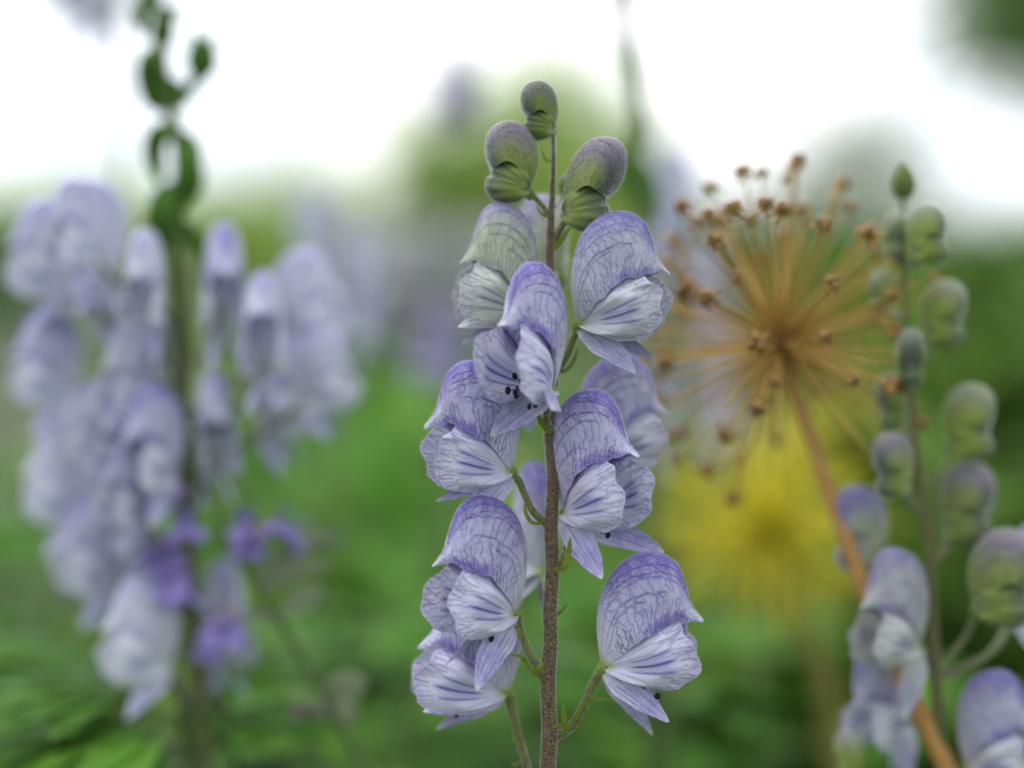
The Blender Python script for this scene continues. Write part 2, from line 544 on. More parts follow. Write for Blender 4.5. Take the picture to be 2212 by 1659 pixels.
def hood_geo(seed, nu, nv, mats_hair, R_=HOOD_R, M_=HOOD_M, W_=HOOD_W, length=1.0, height=1.0, wide=1.0, lean=0.0, keel=1.0, bud=False, hair=1500, tint=1.0, green=0.0):
    rng = np.random.default_rng(seed)
    r = catmull(np.array(R_) * [length, height], nu)
    m = catmull(np.array(M_) * [length, height * 0.4 + 0.6], nu)
    w = np.maximum(catmull(np.array(W_, float)[:, None], nu)[:, 0], 1.5) * wide
    u = np.linspace(0, 1, nu)
    t = np.linspace(0, np.pi, nv)
    S, Cc = np.sin(t), np.cos(t)
    front = smooth(u, 0.55, 0.85) * keel
    p = (0.60 + 1.55 * front)[:, None]             # pinched into a keel at the front, full at the back
    q = (1.0 - 0.25 * front)[:, None]
    k = S[None, :]**q
    y = w[:, None] * np.sign(Cc)[None, :] * np.abs(Cc)[None, :]**p
    x = m[:, None, 0] + (r[:, None, 0] - m[:, None, 0]) * k
    z = m[:, None, 1] + (r[:, None, 1] - m[:, None, 1]) * k
    if not bud:
        lip = np.exp(-(np.minimum(t, np.pi - t) / 0.16)**2)[None, :] * smooth(u, 0.15, 0.4)[:, None]
        y = y * (1 + 0.07 * lip)
        ph = rng.uniform(0, 6.3, 4)
        ru = 1.6 * np.sin(9 * u + ph[0])[:, None] * np.sin(2.2 * t + ph[1])[None, :] + 1.0 * np.sin(21 * u + ph[2])[:, None] * np.sin(3 * t + ph[3])[None, :]
        ru = ru + 1.5 * np.sin(14 * u + ph[1])[:, None] * np.sin(4.6 * t + ph[2])[None, :] + 0.8 * np.sin(37 * u + ph[3])[:, None] * np.sin(7 * t + ph[0])[None, :]
        edge = np.exp(-(np.minimum(t, np.pi - t) / 0.30)**2)[None, :] * smooth(u, 0.2, 0.45)[:, None]
        z = z + edge * (4.0 * np.sin(17 * u + ph[0]) + 2.0 * np.sin(41 * u + ph[2]))[:, None]
        y = y + edge * np.sign(Cc)[None, :] * (3.5 * np.sin(13 * u + ph[1]))[:, None]
        x = x + ru * 0.7 * np.sin(np.pi * u)[:, None]
        y = y + ru * np.sin(np.pi * u)[:, None] * Cc[None, :] * 1.2
    x = x - lean * z
    V = np.stack([x, y, z], -1).reshape(-1, 3) * PX
    vv = (1 - np.abs(1 - 2 * t / np.pi))           # 0 at a margin, 1 on the ridge
    U, VV = np.repeat(u, nv), np.tile(vv, nu)
    left = np.tile(t < np.pi / 2, nu)
    vein = np.where(left, sample(HV[seed % 9], U, VV), sample(HV[(seed + 4) % 9], U, VV))
    tin = (0.42 + 0.75 * smooth(VV, 0.35, 0.95)) * smooth(U, 0.10, 0.5)
    tin = np.maximum(tin, 0.8 * np.exp(-((VV - 0.62) / 0.16)**2) * smooth(U, 0.55, 0.72) * (1 - smooth(U, 0.86, 0.96)))
    tin = np.maximum(tin, 0.9 * np.exp(-((VV - 0.03) / 0.10)**2) * smooth(U, 0.3, 0.6))
    tin *= 1 - 0.55 * smooth(U, 0.80, 0.98)
    grn = (1 - smooth(U, 0.02, 0.13)) * 0.9
    if bud:
        tin = (0.25 + 0.75 * smooth(VV, 0.05, 0.6)) * smooth(U, 0.12, 0.45)
        grn = np.maximum((1 - smooth(U, 0.1, 0.45)) * 0.8, 0.65 * (1 - smooth(VV, 0.12, 0.55)) * (1 - smooth(U, 0.6, 0.9)))
    grn = np.maximum(grn, green * (1 - smooth(VV, 0.3, 0.8)))
    mask = np.stack([vein * smooth(U, 0.02, 0.15), np.clip(tin * tint, 0, 1), grn, np.zeros_like(U)], 1)
    if bud:
        mask[:, 3] = 0.75 * smooth(U, 0.62, 0.9) * (1 - 0.5 * smooth(VV, 0.5, 1.0))  # dark green bud front, with the shading of its hollow painted in
    g = Geo().add(V, grid_faces(nu, nv), 0, mask)
    if hair:
        Nn = np.cross(np.gradient(V.reshape(nu, nv, 3), axis=0), np.gradient(V.reshape(nu, nv, 3), axis=1)).reshape(-1, 3)
        Nn /= np.linalg.norm(Nn, axis=1)[:, None] + 1e-15
        c = np.stack([np.interp(U, u, (r[:, 0] + m[:, 0]) / 2), np.zeros_like(U), np.interp(U, u, (r[:, 1] + m[:, 1]) / 2)], 1) * PX
        sgn = np.sign(((V - c) * Nn).sum(1))
        hairs(g, V, Nn * sgn[:, None], hair, rng, (3.0 if bud else 2.5) * PX, (6.5 if bud else 5.5) * PX, 0.17 * PX, step=nv)
    return g


def fan_geo(seed, side, nr, ns, O=LAT_O, ymax=52, length=1.0, height=1.0, flare=0.0, bud=False, low=False, hair=500, stripe=1.0, tint=1.0, green=0.0):
    rng = np.random.default_rng(seed)
    o = catmull(np.array(O, float) * [length, height], ns)
    s = np.linspace(0, 1, ns)
    r = np.linspace(0, 1, nr)
    ph = rng.uniform(0, 6.3, 4)
    if not bud:
        wav = 1 + 0.03 * np.sin(11 * s + ph[2]) + 0.022 * np.sin(31 * s + ph[0]) + 0.018 * np.sin(53 * s + ph[1])
        o = o * wav[:, None]
    rr = (r**0.9)[:, None]
    x = rr * o[None, :, 0]
    z = rr * o[None, :, 1]
    if bud:
        lobe = np.sin(np.pi * np.clip(r, 0, 1)**0.95)[:, None]**0.75
        edge = np.clip(np.sin(np.pi * (0.06 + 0.94 * s) if low else np.pi * (0.10 + 0.84 * s)), 0, 1)**0.5
        y = 0.6 + ymax * lobe * edge[None, :]
    else:
        rise = np.sin(np.pi / 2 * np.clip(r * 1.35, 0, 1))[:, None]**0.9
        y = 4 + ymax * 1.16 * rise * (1 - 0.40 * smooth(r, 0.55, 1.0)[:, None] * np.ones(ns)[None, :]) * (1 - 0.50 * smooth(s, 0.62, 1.0))[None, :]
        curl = smooth(r, 0.7, 1.0)[:, None]
        y = y + curl * (flare + 7.0 * np.sin(13 * s + ph[2]) + 4.0 * np.sin(27 * s + ph[3]) + 2.0 * np.sin(49 * s + ph[0]))[None, :]
        y = y + 3.2 * np.sin(7 * s + ph[1])[None, :] * np.sin(5 * r + ph[0])[:, None] + 1.6 * np.sin(19 * s + ph[3])[None, :] * np.sin(9 * r + ph[2])[:, None]
        hm = np.array(HOOD_M, float) * [length, 1]          # the top of the sepal is tucked under the hood's margin
        zm = np.interp(x, hm[:, 0], hm[:, 1])
        wm = np.interp(x, hm[:, 0], np.array(HOOD_W, float)) * ymax / 52
        tuck = smooth(z - zm, -26, 8)
        y = y * (1 - tuck) + np.minimum(y, 0.80 * wm) * tuck
        z = z + 2.0 * curl * np.sin(23 * s + ph[0])[None, :]
    V = np.stack([np.broadcast_to(x, (nr, ns)), side * np.broadcast_to(y, (nr, ns)), np.broadcast_to(z, (nr, ns))], -1).reshape(-1, 3) * PX
    RR, SS = np.repeat(r, ns), np.tile(s, nr)
    vein = sample(FV[seed % 9], RR, SS) * smooth(RR, 0.08, 0.25)
    tin = 0.06 + 0.85 * (1 - smooth(SS, 0.20, 0.42)) * smooth(RR, 0.25, 0.6) + 0.25 * smooth(RR, 0.86, 1.0)
    st = np.exp(-((SS - 0.56) / 0.075)**2) * smooth(RR, 0.22, 0.4) * (1 - smooth(RR, 0.60, 0.78)) * 0.50
    for sk, a in ((0.50, 0.7), (0.565, 1.0), (0.625, 0.7)):
        ln_ = a * np.exp(-((SS - sk - 0.01 * np.sin(6 * RR)) / 0.010)**2) * smooth(RR, 0.2, 0.35) * (1 - smooth(RR, 0.66, 0.82))
        st = np.maximum(st, ln_)
        vein = np.maximum(vein, 0.75 * ln_) if not bud else vein
    grn = 0.9 * (1 - smooth(RR, 0.03, 0.16))
    if bud:
        tin = 0.35 * smooth(RR, 0.45, 1.0) * np.ones_like(SS)
        grn = 0.9 * (1 - smooth(RR, 0.5, 1.0))
        st = 0.85 * np.exp(-((SS - 0.45) / 0.26)**2) * smooth(RR, 0.12, 0.45) * np.clip(0.45 + 0.6 * np.sin(SS * 46 + 2 * RR + seed), 0, 1)
        grn = grn * (1 - 0.85 * st)
    grn = np.maximum(grn, green * (1 - smooth(RR, 0.4, 1.0)))
    mask = np.stack([vein, np.clip(tin * tint, 0, 1), grn, np.clip(st * stripe, 0, 1)], 1)
    g = Geo().add(V, grid_faces(nr, ns), 0, mask)
    if hair:
        G = V.reshape(nr, ns, 3)
        Nn = np.cross(np.gradient(G, axis=0), np.gradient(G, axis=1)).reshape(-1, 3)
        Nn /= np.linalg.norm(Nn, axis=1)[:, None] + 1e-15
        Nn *= np.sign(Nn[:, 1] * side + 1e-9)[:, None]
        hairs(g, V, Nn, hair, rng, 2 * PX, 4.5 * PX)
        edge = G[-2:].reshape(-1, 3)               # ciliate margin
        out = edge / (np.linalg.norm(edge, axis=1)[:, None] + 1e-12)
        hairs(g, edge, out, hair // 2, rng, 3 * PX, 6.5 * PX)
    return g


def lower_geo(seed, side, ang, L=195, W=33, splay=0.22, face=20, droop=25, nl=34, nw=14, hair=220, twist=0.5, tint=1.0):
    rng = np.random.default_rng(seed)
    t = np.linspace(0, 1, nl)
    s = np.linspace(-1, 1, nw)
    a = R(ang) - R(droop) * t**1.4 * rng.uniform(0.7, 1.2)
    dx, dz = np.cos(a), np.sin(a)
    cx, cz = np.concatenate([[0], np.cumsum((dx[1:] + dx[:-1]) / 2)]) * L / (nl - 1), np.concatenate([[0], np.cumsum((dz[1:] + dz[:-1]) / 2)]) * L / (nl - 1)
    cy = side * (4 + splay * L * t)
    wd = W * (np.sin(np.pi * np.clip(t, 0, 1)**0.72)**0.75 * 0.95 + 0.05) * (1 + 0.05 * np.sin(17 * t + seed))
    # blade stands on edge near the base, faces outwards, with a shallow channel
    tw = R(face) + twist * t
    nx, nz = -dz, dx
    bz = np.cos(tw)
    by = np.sin(tw) * side
    cup = (1 - s[None, :]**2) * (7 * np.sin(np.pi * t))[:, None]
    X = cx[:, None] + s[None, :] * wd[:, None] * (nx * bz)[:, None]
    Z = cz[:, None] + s[None, :] * wd[:, None] * (nz * bz)[:, None]
    Y = cy[:, None] - s[None, :] * wd[:, None] * by[:, None] + side * cup
    V = np.stack([X, Y, Z], -1).reshape(-1, 3) * PX
    T, S = np.repeat(t, nw), np.tile(s, nl)
    vein = np.zeros_like(T)
    for k in (-0.75, -0.42, -0.1, 0.2, 0.5, 0.8):
        vein = np.maximum(vein, rng.uniform(0.25, 0.6) * np.exp(-((S - k * (1 - 0.2 * T) - 0.04 * np.sin(9 * T + 7 * k)) / 0.055)**2) * smooth(T, 0.08, 0.3) * (1 - 0.5 * smooth(T, 0.7, 1)))
    tin = (0.25 + 0.45 * smooth(T, 0.3, 0.75)) * (0.6 + 0.4 * np.abs(S)) * (1 - 0.6 * smooth(T, 0.9, 1.0))
    grn = 0.85 * (1 - smooth(T, 0.02, 0.12)) + 0.25 * smooth(T, 0.85, 1.0)
    blue = 0.4 * np.exp(-((T - 0.55) / 0.18)**2) * (np.abs(S) < 0.5)
    g = Geo().add(V, grid_faces(nl, nw), 0, np.stack([vein, np.clip(tin * tint, 0, 1), grn, blue], 1))
    if hair:
        G = V.reshape(nl, nw, 3)
        Nn = np.cross(np.gradient(G, axis=0), np.gradient(G, axis=1)).reshape(-1, 3)
        Nn /= np.linalg.norm(Nn, axis=1)[:, None] + 1e-15
        Nn *= np.sign(Nn[:, 1] * side + 1e-9)[:, None]
        hairs(g, V, Nn, hair, rng, 2 * PX, 4 * PX)
        e = np.concatenate([G[:, 0], G[:, -1]])
        d = np.concatenate([G[:, 0] - G[:, 1], G[:, -1] - G[:, -2]])
        hairs(g, e, d / (np.linalg.norm(d, axis=1)[:, None] + 1e-12), hair // 2, rng, 3 * PX, 6 * PX)
    return g


def stamen_geo(rng, cluster=None):
    g = Geo()
    for _ in range(cluster or 1):
        ys = rng.uniform(-26, 26)
        ln = rng.uniform(75, 135)
        dz = rng.uniform(-42, -2) if rng.random() < 0.8 else rng.uniform(0, 30)
        a = np.array([6, ys * 0.2, -4])
        b = np.array([ln * 0.62, ys * 0.7, -6 + dz * 0.15])
        c = np.array([ln, ys, dz - rng.uniform(0, 18)])
        add_tube(g, np.array([a, b, c]) * PX, [3.0 * PX, 2.1 * PX], 6, 10, 0)
        V, F = ellipsoid(c * PX, np.array([6.0, 4.8, 7.6]) * PX * rng.uniform(0.85, 1.25), Matrix.Rotation(rng.uniform(-1, 1), 3, 'Y'), 6, 8)
        g.add(V, F, 1)
    return g


def receptacle_geo(rng, hair=160):
    g = Geo()
    a = np.linspace(0, np.pi, 12)
    b = np.linspace(0, 2 * np.pi, 17)
    rad = np.array([0, 7.5, 9.5, 11.5, 13, 14, 14, 13, 11.5, 9, 6, 0])
    zz = np.linspace(-26, 17, 12)
    ribs = 1 + 0.07 * np.cos(5 * b)
    V = np.stack([rad[:, None] * ribs * np.cos(b) + 0.22 * zz[:, None], rad[:, None] * ribs * np.sin(b), np.repeat(zz[:, None], 17, 1)], -1).reshape(-1, 3) * PX
    g.add(V, grid_faces(12, 17))
    N = V / (np.linalg.norm(V, axis=1)[:, None] + 1e-9)
    if hair:
        hairs(g, V, N, hair, rng)
    return g


def frame(pos, yaw, pitch=0, roll=0, scale=1.0):
    """flower frame: local +X is where the mouth points. yaw 0 = right, 180 = left, 270 = to the viewer"""
    return Matrix.Translation(Vector(pos)) @ Matrix.Rotation(R(yaw), 4, 'Z') @ Matrix.Rotation(R(-pitch), 4, 'Y') @ Matrix.Rotation(R(roll), 4, 'X') @ Matrix.Scale(scale, 4)


def pedicel(flower, M, root, pts, rad, mat, hair=True, seed=0):
    """stalk given in world points, built as a part of the flower"""
    inv = np.array(M.inverted())
    pts = np.asarray(pts)
    n = max(14, len(pts) * 8)
    g = Geo()
    V = add_tube(g, pts, rad, 9, n)
    if hair:
        vv, nn = tube_normals(V, pts, n)
        ln = np.linalg.norm(np.diff(pts, axis=0), axis=1).sum()
        hairs(g, vv, nn, int(ln / PX * 12), np.random.default_rng(seed), 2.5 * PX, 5 * PX, 0.16 * PX, step=9)
    g.v = [(v @ inv[:3, :3].T + inv[:3, 3]) for v in g.v]
    return link('pedicel', g.mesh('pedicel', [mat, MAT['hair']]), flower)


def sc_pts(pts):
    """list of (x, y, D) -> world points"""
    return np.array([P(*p) for p in pts])


def open_flower(root, pos, yaw, pitch=0, roll=0, scale=1.0, seed=0, mat='petal', ped=None, ped_r=(9, 7), lo=(-28, -48), stamens=9, quality=1.0, **kw):
    rootinv = root.matrix_basis.inverted()
    M = frame(pos, yaw, pitch, roll, scale)
    rng = np.random.default_rng(seed + 500)
    hk = 1.0 if quality >= 1 else 0
    fl = link('flower', receptacle_geo(rng, int(160 * hk)).mesh('receptacle', [MAT['receptacle'], MAT['hair']]), root, rootinv @ M)
    mats = [MAT[mat], MAT['hair']]
    q = quality
    hk_ = dict(length=kw.get('length', 1), height=kw.get('height', 1), wide=kw.get('wide', 1), lean=kw.get('lean', 0), keel=kw.get('keel', 1), tint=kw.get('tint', 1), green=kw.get('green', 0))
    link('hood', hood_geo(seed, int(150 * q), int(110 * q), None, hair=int(5000 * hk), **hk_).mesh('hood', mats), fl)
    for sd in (1, -1):
        link('lateral_sepal', fan_geo(seed * 2 + (sd > 0), sd, int(110 * q), int(150 * q), hair=int(1300 * hk), length=kw.get('length', 1) * kw.get('lat', 1), height=kw.get('lat_h', 1), ymax=52 * kw.get('wide', 1), flare=kw.get('flare', 4), tint=kw.get('tint', 1), green=kw.get('green', 0) * 0.7).mesh('lateral_sepal', mats), fl)
    for i, sd in enumerate((1, -1)):
        link('lower_sepal', lower_geo(seed * 3 + i, sd, lo[i], L=kw.get('low_l', 190) * (1 if i == 0 else 0.94), splay=kw.get('splay', (0.2, 0.2))[i], face=kw.get('face', (20, 20))[i], droop=kw.get('droop', 22), hair=int(260 * hk)).mesh('lower_sepal', mats), fl)
    for i in range(stamens):
        link('stamen', stamen_geo(rng).mesh('stamen', [MAT['filament'], MAT['anther']]), fl)
    if ped is not None:
        pedicel(fl, M, root, sc_pts(ped), [r * PX for r in ped_r], MAT['pedicel'], True, seed)
    return fl


def bud(root, pos, yaw, pitch=0, roll=0, scale=1.0, seed=0, mat='bud', ped=None, ped_r=(7, 6), hair=True, name='bud', **kw):
    rootinv = root.matrix_basis.inverted()
    M = frame(pos, yaw, pitch, roll, scale)
    rng = np.random.default_rng(seed + 900)
    b = link(name, receptacle_geo(rng, 120 if hair else 0).mesh('receptacle', [MAT['receptacle'], MAT['hair']]), root, rootinv @ M)
    mats = [MAT[mat], MAT['hair']]
    link('hood', hood_geo(seed, 70, 60, None, BUD_R, BUD_M, BUD_W, bud=True, hair=5000 if hair else 0, keel=0.3, **kw).mesh('hood', mats), b)
    for sd in (1, -1):
        link('lateral_sepal', fan_geo(seed + (sd > 0), sd, 36, 48, BUD_LAT, 44, bud=True, hair=1600 if hair else 0).mesh('lateral_sepal', mats), b)
        link('lower_sepal', fan_geo(seed + 1 + (sd > 0), sd, 30, 40, BUD_LOW, 43, bud=True, low=True, hair=1200 if hair else 0).mesh('lower_sepal', mats), b)
    if ped is not None:
        pedicel(b, M, root, sc_pts(ped), [r * PX for r in ped_r], MAT['pedicel'], hair, seed)
    return b


def blade_mesh(pts, width, n=16, nw=5, cup=0.25, up=(0, -1, 0), name='bract', mat='bract', thick=0.3):
    """slim closed leaf blade along world points"""
    c = catmull(pts, n)
    T = np.gradient(c, axis=0)
    T /= np.linalg.norm(T, axis=1)[:, None] + 1e-12
    S = np.cross(T, np.asarray(up, float))
    S /= np.linalg.norm(S, axis=1)[:, None] + 1e-12
    Nn = np.cross(S, T)
    t = np.linspace(0, 1, n)
    w = width * (np.sin(np.pi * np.clip(t * 0.93 + 0.07, 0, 1))**0.6)
    s = np.linspace(-1, 1, nw)
    top = c[:, None] + s[None, :, None] * w[:, None, None] * S[:, None] + (cup * (s**2)[None, :, None] + thick * (1 - s**2)[None, :, None]) * w[:, None, None] * Nn[:, None]
    bot = c[:, None] + s[None, :, None] * w[:, None, None] * S[:, None] + (cup * (s**2)[None, :, None] - 0.05) * w[:, None, None] * Nn[:, None]
    return np.concatenate([top.reshape(-1, 3), bot.reshape(-1, 3)]), np.concatenate([grid_faces(n, nw), grid_faces(n, nw)[:, ::-1] + n * nw])


def bract(root, pts, width, mat='bract', name='bract'):
    V, F = blade_mesh(sc_pts(pts), width * PX)
    g = Geo().add(V - np.array(root.location), F)
    nn = np.tile([[0, -1.0, 0]], (len(V), 1))
    return link(name, g.mesh(name, [MAT[mat]]), root)


def stem_part(root, pts, rad, mat, sides=14, n=120, hair=0, name='stem', seed=5):
    """pts: world points"""
    pts = np.asarray(pts)
    g = Geo()
    V = add_tube(g, pts, rad, sides, n)
    if hair:
        vv, nn = tube_normals(V, pts, n)
        ok = vv[:, 2] > 0.80
        hairs(g, vv[ok], nn[ok], hair, np.random.default_rng(seed), 2.5 * PX, 5 * PX, 0.16 * PX, step=sides)
    g.v = [v - np.array(root.location) for v in g.v]
    return link(name, g.mesh(name, [MAT[mat], MAT['hair']]), root)


def palmate_leaf(rng, size, lobes=7, fold=0.3, droop=0.5):
    """deeply cut leaf in local coordinates: stalk at the origin, blade along +X"""
    g = Geo()
    for k in range(lobes):
        a = (k - (lobes - 1) / 2) * R(24) + rng.normal(0, 0.05)
        L = size * (1 - 0.10 * abs(k - (lobes - 1) / 2)) * rng.uniform(0.9, 1.1)
        d = np.array([math.cos(a), math.sin(a), 0])
        pts = np.array([d * L * t + np.array([0, 0, fold * 0.2 * L * t - droop * L * t * t * 0.6]) for t in (0, 0.33, 0.66, 1)])
        V, F = blade_mesh(pts, L * 0.13, 9, 3, 0.2, (0, 0, 1), thick=0.05)
        g.add(V, F)
        for sgn in (-1, 1):
            for tt in (0.45, 0.68):
                b = a + sgn * R(32)
                st = np.array([np.interp(tt, (0, 0.33, 0.66, 1), pts[:, i]) for i in range(3)])
                e = np.array([math.cos(b), math.sin(b), -0.3]) * L * 0.28
                V, F = blade_mesh(np.array([st, st + e * 0.5, st + e]), L * 0.05, 6, 3, 0.2, (0, 0, 1), thick=0.05)
                g.add(V, F)
    return g


def add_palmate(root, at, yaw, pitch, size, stalk_from, mat='leaf', seed=0, stalk_mat='green_stem'):
    rng = np.random.default_rng(seed)
    M = Matrix.Translation(Vector(at) - root.location) @ Matrix.Rotation(R(yaw), 4, 'Z') @ Matrix.Rotation(R(-pitch), 4, 'Y')
    lf = link('leaf', palmate_leaf(rng, size).mesh('leaf', [MAT[mat]]), root, M)
    inv = np.array((Matrix.Translation(root.location) @ M).inverted())
    g = Geo()
    a, b = np.asarray(stalk_from, float), np.asarray(at, float)
    mid = (a + b) / 2 + np.array([0, 0, 0.01])
    add_tube(g, np.array([a, mid, b]), [0.0016, 0.001], 6, 10)
    g.v = [(v @ inv[:3, :3].T + inv[:3, 3]) for v in g.v]
    link('leaf_stalk', g.mesh('leaf_stalk', [MAT[stalk_mat]]), lf)
    return lf


# ------------------------------------------------------------------ the setting: ground
def ground():
    n = 60
    t = np.linspace(-1, 1, n)
    x = np.sign(t) * np.abs(t)**2.2 * 250
    X, Y = np.meshgrid(x, x + 0.0, indexing='ij')
    Z = 0.04 * np.sin(X * 0.9) * np.cos(Y * 0.7) * (np.hypot(X, Y) < 30) - 0.02
    g = Geo().add(np.stack([X, Y + 20, Z], -1).reshape(-1, 3), grid_faces(n, n))
    m, N, L = new_mat('garden_ground')
    f = remap(N, L, noise(N, L, 1.2, 5), 0.35, 0.65)
    f2 = remap(N, L, noise(N, L, 40, 4), 0.3, 0.7)
    c = nmix(N, L, f, (0.05, 0.10, 0.02, 1), (0.09, 0.13, 0.04, 1))
    c = nmix(N, L, f2, c, (0.06, 0.05, 0.03, 1))
    finish(m, N, L, c, 0.9)
    o = link('ground', g.mesh('ground', [m]))
    o['kind'] = 'structure'


ground()

# ------------------------------------------------------------------ main monkshood in focus
D0 = -1.0
_base = P(1183, 1659, D0)
main = thing('monkshood', 'tall sharp monkshood spike with lavender veined hooded flowers on a brown hairy stem', 'flower', (_base[0] + 0.004, _base[1] + 0.01, 0.0), 'monkshood spikes')
_sx = {290: 1195, 330: 1196, 420: 1193, 475: 1190, 545: 1188, 640: 1191, 700: 1190, 765: 1189, 815: 1193, 870: 1191, 935: 1188, 1000: 1192, 1040: 1195, 1130: 1190, 1232: 1193, 1310: 1188, 1390: 1189, 1464: 1183, 1530: 1185, 1592: 1187, 1659: 1183}
_sr = [5, 5, 7, 8.5, 10, 10.5, 11, 12, 13.5, 13, 14.5, 14, 15, 16, 16.5, 16.5, 16.5, 18.5, 17.5, 19, 18]
_sp = [P(x, y, D0) for y, x in _sx.items()]
_low = [np.array([_base[0] + 0.001, _base[1] + 0.003, 0.7]), np.array([_base[0] + 0.003, _base[1] + 0.008, 0.35]), np.array(main.location) + [0, 0, -0.02]]
STEM = stem_part(main, _sp + _low, [v * 0.92 * PX for v in _sr + [24, 30, 34]], 'stem', 20, 480, hair=30000)
_q = 1.0

# buds at the top
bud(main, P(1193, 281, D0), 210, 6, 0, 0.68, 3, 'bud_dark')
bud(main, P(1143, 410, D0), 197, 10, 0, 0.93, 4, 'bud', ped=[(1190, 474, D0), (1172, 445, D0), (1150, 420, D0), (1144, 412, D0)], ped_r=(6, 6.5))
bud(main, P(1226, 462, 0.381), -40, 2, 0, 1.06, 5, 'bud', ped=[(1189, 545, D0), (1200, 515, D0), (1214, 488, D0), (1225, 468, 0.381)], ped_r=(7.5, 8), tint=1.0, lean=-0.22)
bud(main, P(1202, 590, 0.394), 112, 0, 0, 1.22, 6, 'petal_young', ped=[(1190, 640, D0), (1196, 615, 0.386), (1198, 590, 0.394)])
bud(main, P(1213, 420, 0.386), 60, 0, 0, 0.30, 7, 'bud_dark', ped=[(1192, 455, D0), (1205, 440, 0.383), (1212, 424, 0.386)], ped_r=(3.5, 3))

# open flowers
open_flower(main, P(1150, 672, 0.381), 193, 2, 0, 0.95, 21, 'petal_young', lo=(-8, -22), length=0.82, lat=1.12, ped=[(1190, 765, D0), (1172, 720, 0.379), (1152, 680, 0.381)], stamens=3, green=0.5, tint=0.9, droop=12)
open_flower(main, P(1190, 842, 0.3705), 237, 9, 0, 1.04, 22, 'petal', lat=1.08, lo=(-12, -36), face=(20, -42), ped=[(1190, 938, D0), (1180, 905, 0.372), (1189, 850, 0.3705)], stamens=14, splay=(0.6, 0.3), flare=9, low_l=180, droop=12)
open_flower(main, P(1250, 700, 0.376), -18, 2, 0, 0.97, 23, 'petal_grey', lo=(-22, -34), ped=[(1197, 812, D0), (1224, 768, 0.376), (1240, 728, 0.376), (1249, 706, 0.376)], stamens=6, droop=14, tint=0.95)
open_flower(main, P(1160, 812, 0.392), 124, 0, 0, 0.92, 24, 'petal', ped=[(1190, 900, D0), (1172, 860, 0.384), (1161, 820, 0.392)], stamens=0)
open_flower(main, P(1105, 1018, 0.375), 205, 1, 0, 0.97, 25, 'petal', lo=(-38, -19), ped=[(1180, 1132, D0), (1152, 1105, 0.372), (1132, 1065, 0.374), (1118, 1035, 0.375), (1107, 1024, 0.375)], ped_r=(9, 8, 8, 9), stamens=5, droop=6)
open_flower(main, P(1256, 985, 0.392), 6, 0, 0, 0.93, 26, 'petal_grey', lo=(-18, -24), ped=[(1204, 1042, D0), (1226, 1030, 0.38), (1252, 992, 0.392)], stamens=4, droop=10)
open_flower(main, P(1216, 1108, 0.378), -42, 7, 0, 1.06, 27, 'petal', lo=(-26, -40), low_l=205, droop=6, ped=[(1196, 1232, D0), (1217, 1203, 0.371), (1226, 1165, 0.374), (1218, 1116, 0.378)], ped_r=(8, 8), stamens=12, splay=(0.45, 0.3), face=(-42, 25))
open_flower(main, P(1115, 1326, 0.376), 214, 4, 0, 1.04, 28, 'petal', lo=(-42, -30), ped=[(1176, 1464, D0), (1152, 1425, 0.371), (1128, 1375, 0.374), (1116, 1334, 0.376)], ped_r=(9, 8), stamens=10, flare=8)
open_flower(main, P(1098, 1496, 0.381), 186, 0, 0, 1.02, 29, 'petal', lo=(-4, -26), lean=0.16, ped=[(1184, 1790, D0), (1160, 1720, 0.374), (1134, 1640, 0.378), (1112, 1560, 0.380), (1100, 1503, 0.381)], ped_r=(10, 9, 9, 11), stamens=5, droop=10)
open_flower(main, P(1302, 1440, 0.372), -6, 0, 0, 1.01, 30, 'petal', lo=(-53, -34), ped=[(1198, 1592, D0), (1228, 1575, 0.371), (1258, 1530, 0.371), (1280, 1480, 0.372), (1299, 1446, 0.372)], ped_r=(10, 8.5, 9), stamens=4, droop=8, tint=1.08)
open_flower(main, P(1178, 1236, 0.392), 104, 0, 0, 0.98, 31, 'petal_grey', ped=[(1189, 1310, D0), (1184, 1275, 0.382), (1178, 1244, 0.392)], stamens=0)
# bracts and bracteoles
for pts, w in [([(1196, 540, .377), (1215, 515, .376), (1232, 488, .376)], 6.5), ([(1192, 470, .378), (1170, 462, .377), (1158, 443, .377)], 3.5),
               ([(1194, 350, .380), (1180, 345, .380), (1170, 325, .380)], 2.5),
               ([(1200, 806, .375), (1225, 798, .374), (1242, 772, .374), (1248, 748, .374)], 4.5), ([(1190, 935, .373), (1172, 915, .372), (1158, 888, .371)], 7),
               ([(1172, 1131, .370), (1148, 1128, .369), (1136, 1108, .369), (1134, 1078, .369)], 4.5), ([(1196, 1230, .369), (1216, 1226, .368), (1228, 1195, .368), (1232, 1158, .368)], 7.5),
               ([(1166, 1466, .369), (1142, 1440, .369), (1125, 1418, .368), (1098, 1414, .368)], 4), ([(1152, 1458, .368), (1162, 1446, .367), (1176, 1430, .367)], 6),
               ([(1212, 1586, .369), (1240, 1560, .369), (1262, 1520, .368), (1290, 1510, .367), (1326, 1513, .367)], 4.5), ([(1222, 1580, .369), (1218, 1550, .368), (1217, 1518, .368)], 6),
               ([(1222, 1578, .369), (1208, 1566, .368), (1192, 1572, .368)], 4), ([(1124, 1612, .377), (1112, 1598, .377), (1106, 1590, .377)], 5), ([(1128, 1640, .377), (1112, 1652, .376), (1106, 1648, .376)], 5),
               ([(1196, 1335, .372), (1214, 1318, .372), (1226, 1304, .372)], 3.5), ([(1112, 1350, .374), (1122, 1365, .373), (1126, 1388, .372)], 4)]:
    bract(main, pts, w)
